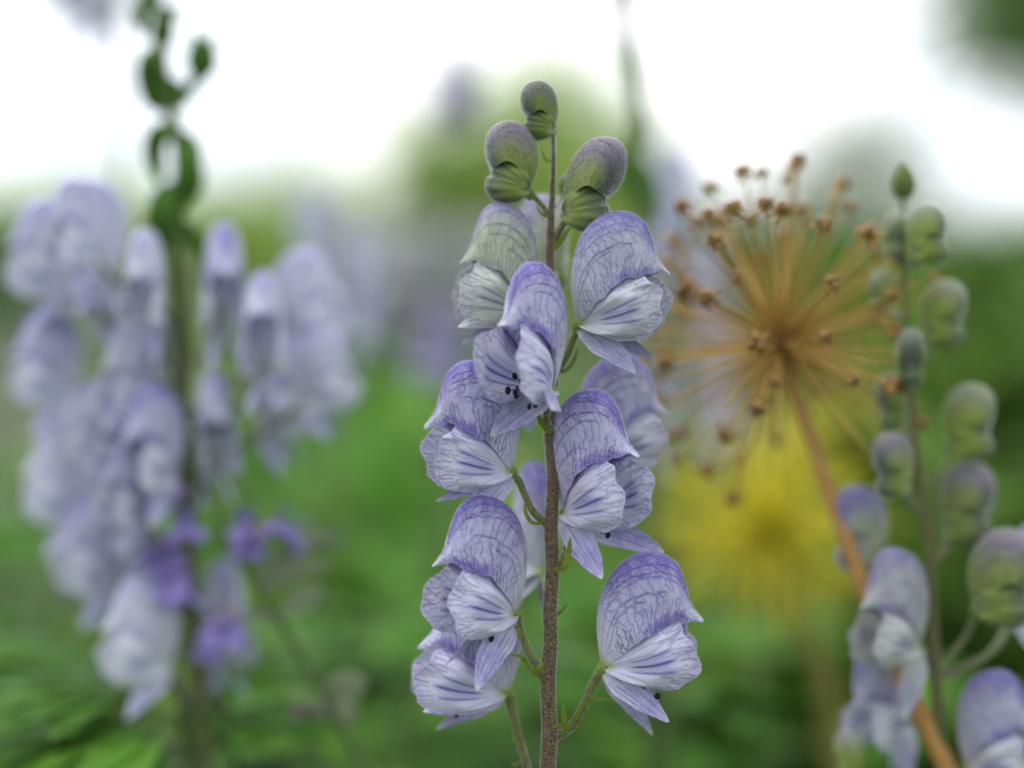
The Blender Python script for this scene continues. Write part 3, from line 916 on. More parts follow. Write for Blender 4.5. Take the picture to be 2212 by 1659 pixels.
for k in range(9):
    zz = 0.80 - 0.08 * k
    a = k * 137.5
    x0, y0 = _base[0] + 0.001 + 0.002 * (0.9 - zz), _base[1] + 0.003 + 0.007 * (0.9 - zz)
    at = np.array([x0 + 0.05 * math.cos(R(a)), y0 + 0.05 * math.sin(R(a)), zz + 0.015])
    add_palmate(main, at, a, 10, 0.05 + 0.005 * k, (x0, y0, zz), seed=k)

#BACKGROUND
# ------------------------------------------------------------------ monkshood on the left, behind the focal plane
def ground_at(p):
    return (float(p[0]), float(p[1]), 0.0)


DL = 0.485
_b = P(425, 1640, DL)
left = thing('monkshood', 'crowded monkshood spike with pale lavender flowers beside the violet salvia', 'flower', (_b[0] + 0.01, _b[1] + 0.01, 0), 'monkshood spikes')
stem_part(left, [P(395, 560, DL), P(400, 760, DL), P(402, 980, DL), P(408, 1200, DL), P(422, 1450, DL), P(428, 1659, DL), np.array([_b[0] + .006, _b[1] + .006, 0.45]), np.array([_b[0] + .01, _b[1] + .01, -0.02])],
          [0.0012, 0.0016, 0.002, 0.0022, 0.0024, 0.0026, 0.0032, 0.0036], 'pedicel', 10, 90)
_LF = [((262, 585), 212, 1.0, 385, 700), ((168, 622), 196, 1.0, 392, 800), ((330, 690), 268, 0.95, 398, 830), ((238, 676), 262, 1.0, 396, 860), ((478, 690), 285, 1.05, 398, 800),
       ((598, 735), -12, 1.05, 402, 900), ((572, 800), 275, 1.0, 402, 960), ((165, 850), 200, 0.95, 402, 980), ((330, 880), 235, 0.95, 402, 960), ((560, 920), -30, 1.0, 404, 1040),
       ((380, 1030), 238, 1.0, 404, 1120), ((200, 1105), 202, 1.0, 405, 1180), ((452, 990), 292, 0.95, 404, 1100), ((268, 1255), 214, 1.0, 408, 1340), ((372, 1440), 212, 1.0, 420, 1520), ((462, 1400), 300, 1.05, 418, 1500), ((300, 1010), 250, 0.9, 404, 1120), ((330, 1180), 230, 0.9, 406, 1280),
       ((205, 560), 240, 0.85, 390, 690), ((350, 800), 255, 0.85, 400, 930), ((650, 870), -15, 0.8, 404, 1010), ((240, 980), 215, 0.8, 404, 1090), ((310, 1110), 240, 0.8, 405, 1210)]
for i, ((x, y), yaw, sc, nx, ny) in enumerate(_LF):
    D = DL + (0.0, 0.015, -0.015, 0.02)[i % 4]
    open_flower(left, P(x, y, D), yaw, 16 if (i in (3, 6)) else 4, 0, sc * 1.0, 60 + i, 'far_petal', quality=0.4, stamens=0, lo=(-35, -45), flare=10, tint=(0.75, 1.0, 0.55)[i % 3],
                ped=[(nx, ny, DL), ((nx + x) / 2, (ny + y) / 2 + 22, (D + DL) / 2), (x, y + 4, D)], ped_r=(11, 9))
    fl = left.children[-1]
    if yaw > 225 and yaw < 310:
        link('stamen_cluster', stamen_geo(np.random.default_rng(i), 46).mesh('stamen_cluster', [MAT['filament'], MAT['anther']]), fl, Matrix.Diagonal((1.35, 0.9, 1.15, 1)))
for i, (x, y, D, yaw, pit, size, sx, sy) in enumerate([(250, 1500, 0.47, 185, 12, 0.050, 424, 1560), (330, 1590, 0.46, 200, 5, 0.052, 426, 1640), (180, 1460, 0.53, 170, 25, 0.056, 422, 1530), (500, 1545, 0.50, 10, 18, 0.040, 426, 1600),
                                                       (330, 1660, 0.49, 230, 0, 0.05, 428, 1700), (520, 1650, 0.50, -30, 5, 0.05, 428, 1690), (250, 1620, 0.54, 160, 10, 0.06, 428, 1690)]):
    add_palmate(left, P(x, y, D), yaw, pit, size, P(sx, sy, DL), 'leaf_bright' if i % 2 else 'leaf', 70 + i)
for k in range(8):
    zz, a = 0.75 - 0.08 * k, k * 137.5
    add_palmate(left, np.array([_b[0] + .006 + 0.06 * math.cos(R(a)), _b[1] + .006 + 0.06 * math.sin(R(a)), zz]), a, 10, 0.06, (_b[0] + .006, _b[1] + .006, zz - 0.02), 'leaf', 90 + k)

# ------------------------------------------------------------------ monkshood on the right, in bud
DR = 0.420
_b = P(2032, 1659, DR)
right = thing('monkshood', 'monkshood spike mostly in green and grey buds crossed by the dry allium stem', 'flower', (_b[0] + 0.02, _b[1] + 0.01, 0), 'monkshood spikes')
stem_part(right, [P(1950, 415, DR), P(1953, 520, DR), P(1958, 700, DR), P(1968, 860, DR), P(1985, 1010, DR), P(2005, 1150, DR), P(2014, 1330, DR), P(2024, 1500, DR), P(2034, 1659, DR), np.array([_b[0] + .008, _b[1] + .004, 0.6]), np.array([_b[0] + .02, _b[1] + .01, -0.02])],
          [v * PX for v in (5, 6, 7.5, 9, 10.5, 12, 13, 14, 16, 24, 30)], 'pedicel', 12, 150, hair=9000)
g = Geo()
for a in range(5):                                # pointed tip bud
    th = a * 2 * math.pi / 5
    r_ = np.array([0, 19, 27, 19, 1.0]) * PX * 1.15
    V = np.stack([np.stack([r_ * math.cos(th + dth) * c_, r_ * math.sin(th + dth) * c_, np.array([-24, -10, 12, 42, 66]) * PX * 1.1], 1) for dth, c_ in ((-0.66, 0.9), (-0.33, 1.0), (0, 1.08), (0.33, 1.0), (0.66, 0.9))], 1).reshape(-1, 3)
    g.add(V, grid_faces(5, 5), 0, np.tile([0.1, 0.1, 0.3, 0.35], (25, 1)))
link('tip_bud', g.mesh('tip_bud', [MAT['bud_dark']]), right, Matrix.Translation(Vector(P(1952, 412, DR)) - right.location))
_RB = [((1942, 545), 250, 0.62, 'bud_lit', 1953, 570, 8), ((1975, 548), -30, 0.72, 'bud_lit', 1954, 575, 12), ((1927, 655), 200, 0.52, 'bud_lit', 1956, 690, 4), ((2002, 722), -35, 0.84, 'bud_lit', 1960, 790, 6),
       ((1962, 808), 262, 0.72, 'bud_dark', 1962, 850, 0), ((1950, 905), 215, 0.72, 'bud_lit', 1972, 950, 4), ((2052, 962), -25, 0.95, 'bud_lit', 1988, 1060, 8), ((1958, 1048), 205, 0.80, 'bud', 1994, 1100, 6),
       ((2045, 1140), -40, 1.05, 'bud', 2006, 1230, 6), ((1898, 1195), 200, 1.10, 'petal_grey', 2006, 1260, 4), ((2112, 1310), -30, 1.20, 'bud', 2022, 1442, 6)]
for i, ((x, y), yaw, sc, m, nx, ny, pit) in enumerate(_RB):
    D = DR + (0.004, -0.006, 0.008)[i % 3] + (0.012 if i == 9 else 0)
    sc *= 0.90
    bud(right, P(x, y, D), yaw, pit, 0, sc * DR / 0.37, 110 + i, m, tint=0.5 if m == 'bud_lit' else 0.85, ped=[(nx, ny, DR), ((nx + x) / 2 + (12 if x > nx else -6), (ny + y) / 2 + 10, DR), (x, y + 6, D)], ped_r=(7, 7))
open_flower(right, P(1985, 1395, 0.418), 214, 2, 0, 0.98, 131, 'petal_young', quality=0.6, lo=(-60, -72), ped=[(2016, 1450, DR), (2005, 1430, 0.422), (1988, 1402, 0.418)], stamens=4, tint=1.0, droop=5)
open_flower(right, P(1955, 1540, 0.438), 222, -14, 0, 0.95, 132, 'far_petal', quality=0.6, lo=(-55, -68), ped=[(2024, 1600, DR), (1995, 1580, 0.42), (1958, 1548, 0.438)], stamens=4)
open_flower(right, P(2085, 1655, 0.420), -44, 4, 0, 0.98, 133, 'petal_grey', quality=0.8, ped=[(2040, 1720, DR), (2066, 1700, 0.422), (2084, 1662, 0.420)], stamens=5)
open_flower(right, P(2190, 1330, 0.440), -5, 4, 0, 1.0, 134, 'far_petal', quality=0.5, ped=[(2020, 1470, DR), (2110, 1430, 0.42), (2188, 1338, 0.440)], stamens=4)
bud(right, P(1852, 1668, 0.42), 120, 8, 0, 0.62, 135, 'bud_lit', ped=[(2036, 1760, DR), (1930, 1740, 0.416), (1856, 1676, 0.42)])
for k in range(7):
    zz, a = 0.72 - 0.08 * k, k * 137.5 + 40
    add_palmate(right, np.array([_b[0] + .012 + 0.06 * math.cos(R(a)), _b[1] + .008 + 0.06 * math.sin(R(a)), zz]), a, 10, 0.06, (_b[0] + .012, _b[1] + .008, zz - 0.02), 'leaf', 190 + k)


# ------------------------------------------------------------------ ornamental onions (globe seed heads)
def capsule_mesh(name, s, mats, rng):
    """dry three-lobed capsule with bent-back petal remains, standing on +Z at the origin"""
    g = Geo()
    for k in range(3):
        a = k * 2.094
        V, F = ellipsoid([0.34 * s * math.cos(a), 0.34 * s * math.sin(a), 0.35 * s], [0.42 * s, 0.42 * s, 0.46 * s], None, 5, 7)
        g.add(V, F)
    for k in range(6):
        a = k * 1.047 + 0.3
        d = np.array([math.cos(a), math.sin(a), 0])
        pts = np.array([d * 0.2 * s, d * 0.75 * s + [0, 0, -0.05 * s], d * 1.15 * s * rng.uniform(0.8, 1.2) + [0, 0, -0.55 * s]])
        V, F = blade_mesh(pts, 0.16 * s, 5, 3, 0.1, (0, 0, 1))
        g.add(V, F)
    return g.mesh(name, mats)


def allium(label, head, D, radius, axis, stem_pts, stem_r, n, ray_r, mats, cap_size, seed, cap_p=0.72):
    rng = np.random.default_rng(seed)
    root = thing('ornamental_onion', label, 'seed head', (stem_pts[-1][0], stem_pts[-1][1], 0.0), 'globe onion heads')
    stem_part(root, stem_pts, stem_r, mats[0], 12, 80)
    c = np.array(head)
    V, F = ellipsoid(c - np.array(root.location), np.array([1, 1, 1]) * radius * 0.13, None, 10, 14)
    link('hub', Geo().add(V, F).mesh('hub', [MAT[mats[3]]]), root)
    rays = []
    for k in range(8):
        g = Geo()
        b = rng.uniform(-0.10, 0.10, 2)
        add_tube(g, np.array([[0, 0, 0], [b[0] * 0.5, b[1] * 0.5, 0.5], [b[0], b[1], 1.0]]) * [radius, radius, radius], [ray_r * 1.7, ray_r * 1.1, ray_r * 0.9], 5, 8)
        rays.append((g.mesh('pedicel', [MAT[mats[1]]]), b * radius))
    caps = [capsule_mesh('seed_capsule', cap_size, [MAT[mats[2]]], rng) for _ in range(3)]
    ax = Vector(axis).normalized()
    for i in range(n):
        zf = 1 - 2 * (i + 0.5) / n
        if zf < -0.93:
            continue
        ph = i * 2.39996 + rng.normal(0, 0.12)
        rr_ = math.sqrt(1 - zf * zf)
        d = Vector((rr_ * math.cos(ph), rr_ * math.sin(ph), zf)) + Vector(rng.normal(0, 0.07, 3))
        d.normalize()
        d = ax.to_track_quat('Z', 'Y') @ d
        L = rng.uniform(0.80, 1.08) * (1.08 if zf > 0 else 0.95)
        me, b = rays[i % 8]
        M = Matrix.Translation(Vector(c) - root.location) @ d.to_track_quat('Z', 'Y').to_matrix().to_4x4() @ Matrix.Scale(L, 4)
        p = link('pedicel', me, root, M)
        if rng.random() < (cap_p if zf > -0.05 else cap_p * 0.4):
            link('seed_capsule', caps[i % 3], p, Matrix.Translation((b[0], b[1], radius)) @ Matrix.Rotation(rng.uniform(0, 6), 4, 'Z') @ Matrix.Scale(rng.uniform(0.8, 1.25) / L, 4))
    return root


DA = 0.440
allium('dry rust coloured globe seed head of an onion on a tan stalk', P(1688, 742, DA), DA, 0.0410, (-0.35, -0.12, 1), [P(1690, 755, DA), P(1745, 930, DA), P(1800, 1090, 0.432), P(1868, 1270, 0.426), P(1955, 1470, 0.422), P(2045, 1659, 0.420), np.array([0.158, 0.43, 0.55]), np.array([0.20, 0.46, -0.02])],
       [0.0016, 0.0017, 0.0019, 0.0021, 0.0023, 0.0025, 0.003, 0.0035], 185, 0.00025, ('dry_stem', 'dry_ray', 'capsule', 'dry_hub'), 0.0026, 7, 0.68)
DY = 0.66
allium('blurred yellow green globe head of a younger onion with an olive stalk', P(1658, 1150, DY), DY, 0.044, (-0.1, -0.15, 1), [P(1660, 1165, DY), P(1715, 1320, DY), P(1775, 1450, DY), P(1800, 1600, DY), np.array([0.128, 0.67, 0.5]), np.array([0.13, 0.68, -0.02])],
       [0.0028, 0.0034, 0.004, 0.0045, 0.005, 0.006], 170, 0.00060, ('olive_stem', 'yellow_ray', 'yellow_ray', 'olive_stem'), 0.0022, 8, 0.6)
DY2 = 1.1
allium('small ochre globe head of an onion seen past the dry stalk', P(1830, 985, DY2), DY2, 0.042, (0.1, -0.1, 1), [P(1830, 1000, DY2), P(1840, 1200, DY2), np.array([0.225, 1.1, 0.5]), np.array([0.23, 1.1, -0.02])],
       [0.003, 0.004, 0.005, 0.006], 120, 0.0008, ('olive_stem', 'yellow_ray', 'yellow_bud', 'olive_stem'), 0.0026, 9)


# ------------------------------------------------------------------ tall leafy shoots
def shoot(label, pts, D, rad, leaves, mat='leaf', pods=(), stem='green_stem', group='tall green shoots'):
    w = [P(x, y, D) for x, y in pts]
    base = w[-1]
    root = thing('leafy_shoot', label, 'plant', (base[0], base[1] + 0.01, 0.0), group)
    stem_part(root, w + [np.array([base[0], base[1] + 0.006, 0.45]), np.array([base[0], base[1] + 0.01, -0.02])], rad + [rad[-1] * 1.2, rad[-1] * 1.4], stem, 9, 90)
    for lp, wd in leaves:
        V, F = blade_mesh(np.array([P(x, y, D + dz) for x, y, dz in lp]), wd * PX * D / 0.37, 12, 5)
        link('leaf', Geo().add(V - np.array(root.location), F).mesh('leaf', [MAT[mat]]), root)
    for (x, y, L, wd, ang) in pods:
        g = Geo()
        for k in range(3):                        # three joined follicles
            a = k * 2.094
            q = np.array([[0, 0, 0], [wd * 0.5 * math.cos(a), wd * 0.5 * math.sin(a), L * 0.35], [wd * 0.4 * math.cos(a), wd * 0.4 * math.sin(a), L * 0.75], [wd * 0.75 * math.cos(a), wd * 0.75 * math.sin(a), L]]) * PX * D / 0.37
            add_tube(g, q, [x_ * wd * PX * D / 0.37 for x_ in (0.25, 0.5, 0.42, 0.05)], 8, 14)
        link('seed_pod', g.mesh('seed_pod', [MAT[mat]]), root, Matrix.Translation(Vector(P(x, y, D)) - root.location) @ Matrix.Rotation(R(ang), 4, 'Y'))
    return root


shoot('tall green shoot with plump seed pods rising against the white sky', [(330, -90), (338, 0), (346, 90), (355, 180), (372, 260), (390, 330), (386, 420), (378, 520), (385, 700), (400, 1000), (430, 1659)], 0.50, [.0014, .0016, .0018, .002, .0022, .0024, .0024, .0024, .0024, .0026, .003],
      [([(392, 290, 0), (412, 330, -.01), (408, 390, -.01), (398, 450, 0)], 26), ([(425, 520, 0), (458, 570, -.01), (472, 640, -.01), (450, 730, 0)], 40), ([(390, 400, 0), (355, 430, -.01), (345, 480, -.01), (352, 540, 0)], 30), ([(346, 100, 0), (322, 130, -.01), (318, 190, 0), (330, 240, 0)], 22),
       ([(330, 10, 0), (305, 30, -.01), (312, 80, 0)], 20), ([(340, 20, 0), (372, 30, 0), (388, 10, 0)], 16), ([(375, 270, 0), (345, 290, -.01), (335, 340, 0), (345, 400, 0)], 26), ([(352, 170, 0), (380, 190, 0), (396, 240, 0)], 18), ([(390, 340, 0), (418, 360, 0), (425, 430, 0)], 20), ([(362, 240, 0), (392, 215, 0), (428, 170, 0), (438, 90, .01)], 14), ([(385, 480, 0), (410, 500, 0), (418, 560, 0)], 20)],
      'leaf', [(430, 175, 105, 38, 4), (345, 110, 95, 30, 6), (322, 12, 90, 34, -10), (340, 240, 100, 34, -14)])
shoot('slim dark shoot with few small leaves rising in front of the yellow green tree', [(1345, -80), (1352, 60), (1362, 150), (1378, 240), (1375, 330), (1385, 460), (1390, 700), (1400, 1100)], 0.60, [.0022, .0023, .0024, .0024, .0024, .0024, .0024, .0026],
      [([(1355, 70, 0), (1362, 130, 0), (1388, 200, 0)], 22), ([(1372, 210, 0), (1388, 260, 0), (1392, 330, 0)], 18), ([(1370, 290, 0), (1352, 360, 0), (1350, 450, 0)], 26), ([(1380, 340, 0), (1400, 410, 0), (1408, 500, 0)], 28), ([(1352, 20, 0), (1345, -20, 0), (1350, -70, 0)], 24)], 'leaf')


# ------------------------------------------------------------------ flower spikes behind
def petal_flower(s, rng, mat):
    """small two-lipped blossom: tube, upper hood lip, broad lower lip"""
    g = Geo()
    add_tube(g, np.array([[0, 0, 0], [0.45, 0, 0.05], [0.8, 0, 0.12]]) * s, [0.12 * s, 0.18 * s, 0.24 * s], 7, 8)
    for y0, z1, wd, L in ((0, 0.5, 0.30, 0.7), (0.25, -0.45, 0.36, 0.7), (-0.25, -0.45, 0.36, 0.7)):
        V, F = blade_mesh(np.array([[0.6, y0 * 0.4, 0.1], [0.6 + L * 0.6, y0, 0.1 + z1 * 0.6], [0.6 + L, y0 * 1.3, 0.1 + z1]]) * s, wd * s, 8, 5, 0.3, (0, 0, 1), thick=0.06)
        g.add(V, F)
    return g.mesh('blossom', [MAT[mat]])


def spike(label, pts, D, whorls, size, mat, stem='green_stem', n=5, seed=1, leaves=(), cal='calyx', group='violet flower spikes', name='salvia', spread=0.4, leafmat='leaf'):
    rng = np.random.default_rng(seed)
    w = [P(x, y, D) for x, y in pts]
    base = w[-1]
    root = thing(name, label, 'flower', (base[0], base[1] + 0.01, 0), group)
    stem_part(root, w + [np.array([base[0], base[1] + 0.005, 0.4]), np.array([base[0], base[1] + 0.01, -0.02])], [0.0008, 0.0012, 0.0016, 0.002], stem, 8, 70)
    bl = [petal_flower(size * q, rng, mat or 'calyx') for q in (0.9, 1.0, 1.15)]
    g = Geo()
    V, F = ellipsoid([0.22 * size, 0, 0.03 * size], np.array([0.36, 0.19, 0.19]) * size, None, 6, 8)
    calm = g.add(V, F).mesh('calyx', [MAT[cal]])
    for x, y, k, yc in whorls:
        for i in range(k):
            yaw = yc + rng.uniform(-1, 1) * 180 * spread + 360 * i / max(k, 1) * spread
            M = Matrix.Translation(Vector(P(x, y, D)) - root.location + Vector(rng.normal(0, size * 0.25, 3))) @ Matrix.Rotation(R(yaw), 4, 'Z') @ Matrix.Rotation(R(rng.uniform(-25, 30)), 4, 'Y')
            c = link('calyx', calm, root, M)
            if mat:
                link('blossom', bl[i % 3], c)
    for lp, wd in leaves:
        V, F = blade_mesh(np.array([P(x, y, D + dz) for x, y, dz in lp]), wd * PX * D / 0.37, 12, 5)
        link('leaf', Geo().add(V - np.array(root.location), F).mesh('leaf', [MAT[leafmat]]), root)
    return root


spike('violet salvia spike leaning before the pale monkshood flowers', [(440, 1040), (470, 1120), (520, 1210), (600, 1335), (690, 1480), (735, 1560), (790, 1665)], 0.475,
      [(448, 1060, 2, 200), (385, 1165, 2, 200), (528, 1135, 2, 300), (540, 1170, 2, 300), (392, 1225, 3, 200), (415, 1245, 2, 200), (428, 1312, 2, 240), (512, 1345, 2, 250)], 0.0100, 'salvia', n=4, seed=3,
      leaves=[([(610, 1330, 0), (660, 1290, 0), (700, 1272, 0)], 24), ([(600, 1340, 0), (560, 1330, 0), (530, 1315, 0)], 14), ([(715, 1520, 0), (750, 1480, -.01), (795, 1475, -.01)], 34), ([(715, 1525, 0), (745, 1530, -.01), (770, 1555, -.01)], 26), ([(560, 1270, 0), (620, 1195, 0), (690, 1160, .01), (750, 1170, .01)], 26), ([(560, 1275, 0), (640, 1230, 0), (720, 1215, .01)], 20)], spread=0.25, leafmat='leaf_grey')
spike('faded pinkish salvia spike low among the green leaves', [(655, 1520), (665, 1560), (690, 1660)], 0.49, [(650, 1535, 3, 190), (640, 1560, 3, 210)], 0.009, None, seed=4)
spike('blurred violet spike between the left flowers and the sharp stem', [(935, 690), (940, 800), (960, 1000), (980, 1300)], 0.95, [(935, 705, 3, 270), (925, 740, 5, 270), (950, 760, 5, 270), (935, 790, 4, 270)], 0.017, 'lilac', seed=5, spread=0.5)
spike('greyish lilac spike topping out before the yellow green tree', [(985, 140), (975, 220), (960, 330), (950, 600), (955, 1000)], 1.0, [(985, 160, 3, 270), (978, 195, 5, 270), (970, 225, 4, 270), (962, 262, 3, 270)], 0.013, 'lilac', seed=6, spread=0.5)


def far_monkshood(label, pts, D, flowers, seed, group='monkshood spikes'):
    w = [P(x, y, D) for x, y in pts]
    base = w[-1]
    root = thing('monkshood', label, 'flower', (base[0], base[1] + 0.01, 0), group)
    stem_part(root, w + [np.array([base[0], base[1] + 0.005, 0.4]), np.array([base[0], base[1] + 0.01, -0.02])], [0.001, 0.0015, 0.002, 0.0025], 'pedicel', 8, 60)
    for i, (x, y, yaw) in enumerate(flowers):
        src = left.children[1 + (i * 3 + seed) % 14]
        if not src.name.startswith('flower'):
            continue
        M = frame(P(x, y, D), yaw, 0, 0, 1.05)
        c = src.copy()
        COL.objects.link(c)
        c.parent = root
        c.matrix_local = root.matrix_basis.inverted() @ M
        for ch in src.children:
            if ch.name.startswith(('hood', 'lateral', 'lower')):
                d = ch.copy()
                COL.objects.link(d)
                d.parent = c
        j = np.argmin([abs(py - y - 40) for px, py in pts])
        pedicel(c, M, root, [P(pts[j][0], y + 60, D), P((pts[j][0] + x) / 2, y + 50, D), P(x, y + 3, D)], [0.001, 0.0009], MAT['pedicel'], False)
    return root


far_monkshood('soft lilac monkshood spike standing behind the dry globe head', [(1470, 330), (1468, 500), (1462, 800), (1450, 1200)], 0.78, [(1500, 440, 200), (1440, 590, 250), (1490, 640, 300), (1420, 720, 200), (1500, 780, -20), (1450, 900, 230), (1510, 940, -30), (1430, 1000, 200)], 2)
far_monkshood('grey lilac monkshood spike standing behind the crowded left one', [(730, 420), (725, 600), (715, 800), (700, 1100)], 0.88, [(720, 520, 200), (745, 600, -30), (700, 660, 240), (750, 730, -40), (690, 800, 210)], 5)
far_monkshood('lilac monkshood flowers hanging at the top edge beside the green pods', [(250, -120), (255, 100), (262, 400), (270, 900)], 0.72, [(240, 30, 205), (190, -20, 190), (285, -40, -30)], 4)


# ------------------------------------------------------------------ leafy perennials of the border
def clump_mesh(seed, h, rad, nst, nl, leaf, mat, broad=0.28):
    rng = np.random.default_rng(seed)
    gs, gl = Geo(), Geo()
    per = nl // nst
    for i in range(nst):
        a, q = rng.uniform(0, 6.283), rad * math.sqrt(rng.uniform(0, 1))
        tip = np.array([q * math.cos(a) * 1.3, q * math.sin(a) * 1.3, h * rng.uniform(0.72, 1.0)])
        b = np.array([q * math.cos(a) * 0.35, q * math.sin(a) * 0.35, -0.02])
        mid = (tip + b) / 2 + rng.normal(0, 0.02, 3)
        add_tube(gs, np.array([b, mid, tip]), [0.004, 0.003, 0.0015], 5, 10)
        for j in range(per):
            t = 1 - rng.uniform(0, 1)**1.5 * 0.85
            p = b * (1 - t)**2 + 2 * mid * t * (1 - t) + tip * t * t
            aa = rng.uniform(0, 6.283)
            L = leaf * rng.uniform(0.6, 1.25)
            d = np.array([math.cos(aa), math.sin(aa), rng.uniform(-0.1, 0.9)])
            e = d + np.array([0, 0, -0.8])
            pts = np.array([p, p + d * L * 0.5, p + d * L * 0.5 + e * L * 0.5])
            V, F = blade_mesh(pts, L * broad, 6, 3, 0.25, (0, 0, 1), thick=0.04)
            k = 18
            gl.add(V[:k], F[:len(F) // 2])
    return gs.mesh('stems', [MAT['green_stem']]), gl.mesh('foliage', [MAT[mat]])


CL = {}
for key, sd, h, rad, nst, nl, leaf, mat, br in [('mid', 1, 1.0, 0.17, 14, 420, 0.075, 'leaf', 0.22), ('bright', 2, 1.0, 0.17, 14, 420, 0.085, 'leaf_bright', 0.24), ('dark', 3, 1.0, 0.19, 14, 460, 0.08, 'leaf_dark', 0.3), ('yellow', 4, 1.0, 0.16, 12, 360, 0.07, 'leaf_yellow', 0.25), ('grey', 5, 1.0, 0.17, 12, 380, 0.07, 'leaf_grey', 0.2)]:
    CL[key] = clump_mesh(sd, h, rad, nst, nl, leaf, mat, br)
CLAB = {'mid': 'mid green', 'bright': 'bright green', 'dark': 'dark green', 'yellow': 'yellow green', 'grey': 'grey green'}
_rc = random.Random(4)


def clump(key, x, ytop, D, wide, where):
    """a leafy perennial whose top reaches photo row ytop at depth D"""
    p = P(x, ytop, D)
    root = thing('leafy_perennial', CLAB[key] + ' leafy perennial ' + where, 'plant', (p[0], p[1], 0), key + ' green perennials')
    M = Matrix.Rotation(_rc.uniform(0, 6.28), 4, 'Z') @ Matrix.Diagonal((wide, wide, p[2], 1))
    a = link('stems', CL[key][0], root, M)
    b = link('foliage', CL[key][1], root, M)
    b['kind'] = 'stuff'
    a['kind'] = 'stuff'


for key, x, y, D, w, where in [
        ('bright', 780, 880, 1.25, 1.0, 'right of the crowded lavender spike'), ('bright', 960, 1000, 1.05, 0.9, 'just behind the lowest left hooded flower'), ('mid', 640, 1050, 1.15, 1.0, 'behind the leaning violet salvia'), ('mid', 860, 1250, 0.95, 0.9, 'between the salvia stem and the sharp stem'),
        ('mid', 1090, 1150, 1.2, 1.0, 'behind the lower left flowers of the sharp spike'), ('bright', 1260, 1100, 1.3, 1.0, 'straight behind the sharp brown stem'), ('mid', 1420, 1250, 1.1, 1.0, 'behind the lowest right hooded flower'), ('dark', 1560, 1330, 1.15, 1.0, 'below the yellow globe head'),
        ('mid', 1330, 820, 1.9, 1.1, 'behind the right hand flowers of the sharp spike'), ('yellow', 1560, 880, 1.7, 1.1, 'between the sharp spike and the yellow globe head'), ('yellow', 1780, 900, 1.6, 1.1, 'behind the tan stalk of the dry globe head'), ('dark', 1980, 640, 2.0, 1.2, 'behind the upper buds of the bud spike'),
        ('dark', 2200, 560, 1.7, 1.2, 'tall beside the bud spike'), ('dark', 2330, 850, 1.2, 1.0, 'at the end of the bed past the bud spike'), ('dark', 2080, 980, 1.35, 1.1, 'behind the middle buds of the bud spike'), ('dark', 1880, 1230, 1.05, 1.0, 'between the olive stalk and the tan stalk'),
        ('mid', 1740, 1420, 0.95, 0.9, 'at the foot of the olive stalk'), ('mid', 2150, 1350, 0.95, 0.9, 'behind the lowest flowers of the bud spike'), ('grey', 60, 800, 1.6, 1.1, 'behind the outer flowers of the crowded spike'), ('mid', -80, 1000, 1.2, 1.0, 'at the end of the bed past the crowded spike'),
        ('mid', 140, 1180, 1.1, 1.0, 'behind the lower flowers of the crowded spike'), ('mid', 330, 1300, 1.0, 0.9, 'behind the stem base of the crowded spike'), ('dark', 560, 1380, 0.95, 0.9, 'in the gap under the leaning salvia'), ('mid', 40, 1420, 0.9, 0.9, 'behind the fingered leaves of the crowded spike'),
        ('bright', 480, 980, 1.4, 1.0, 'seen through the flowers of the crowded spike'), ('grey', 330, 720, 2.0, 1.1, 'behind the green pod shoot'), ('mid', 560, 760, 1.9, 1.1, 'between the pod shoot and the grey lilac spike'), ('bright', 820, 800, 2.6, 1.2, 'before the pale flowering shrub'),
        ('bright', 1060, 780, 2.2, 1.2, 'in front of the yellow green young tree'), ('mid', 1230, 690, 3.0, 1.3, 'under the yellow green young tree'), ('grey', 1400, 620, 3.2, 1.3, 'behind the slim dark shoot'), ('mid', 1620, 640, 2.8, 1.3, 'behind the dry globe head'),
        ('dark', 1820, 600, 2.8, 1.3, 'between the dry globe head and the bud spike'), ('grey', 150, 600, 3.0, 1.3, 'back in the bed past the crowded spike'), ('mid', 500, 600, 3.2, 1.3, 'in front of the grey green shrub'), ('grey', -100, 640, 2.2, 1.2, 'in front of the shrub closing the far end'),
        ('mid', 660, 640, 4.0, 1.4, 'behind the grey lilac monkshood'), ('mid', 1000, 760, 4.2, 1.3, 'far back under the low yellow green tree'), ('mid', 1500, 600, 4.5, 1.5, 'far back behind the soft lilac spike'), ('dark', 2050, 560, 4.2, 1.5, 'at the foot of the dark rounded shrub'),
        ('mid', 300, 590, 4.5, 1.5, 'at the foot of the grey green shrub'), ('mid', 2350, 560, 3.4, 1.4, 'at the foot of the broad dark shrub')]:
    clump(key, x, y, D, w, where)

def foliage_plant(x, y, D, label, mat, seed, n=7):
    rng = np.random.default_rng(seed)
    p = P(x, y, D)
    root = thing('leafy_monkshood', label, 'plant', (p[0], p[1], 0), 'flowerless monkshood shoots')
    stem_part(root, [p, p - [0.002, 0, 0.1], np.array([p[0], p[1], 0.4]), np.array([p[0], p[1], -0.02])], [0.001, 0.0018, 0.0025, 0.003], 'green_stem', 8, 40)
    for k in range(n):
        a = k * 137.5 + seed * 50
        zz = p[2] - 0.018 * k
        sz = rng.uniform(0.04, 0.06)
        add_palmate(root, np.array([p[0] + 0.03 * math.cos(R(a)), p[1] + 0.03 * math.sin(R(a)), zz + 0.01]), a, rng.uniform(5, 35), sz, (p[0], p[1], zz - 0.01), mat, seed * 20 + k)


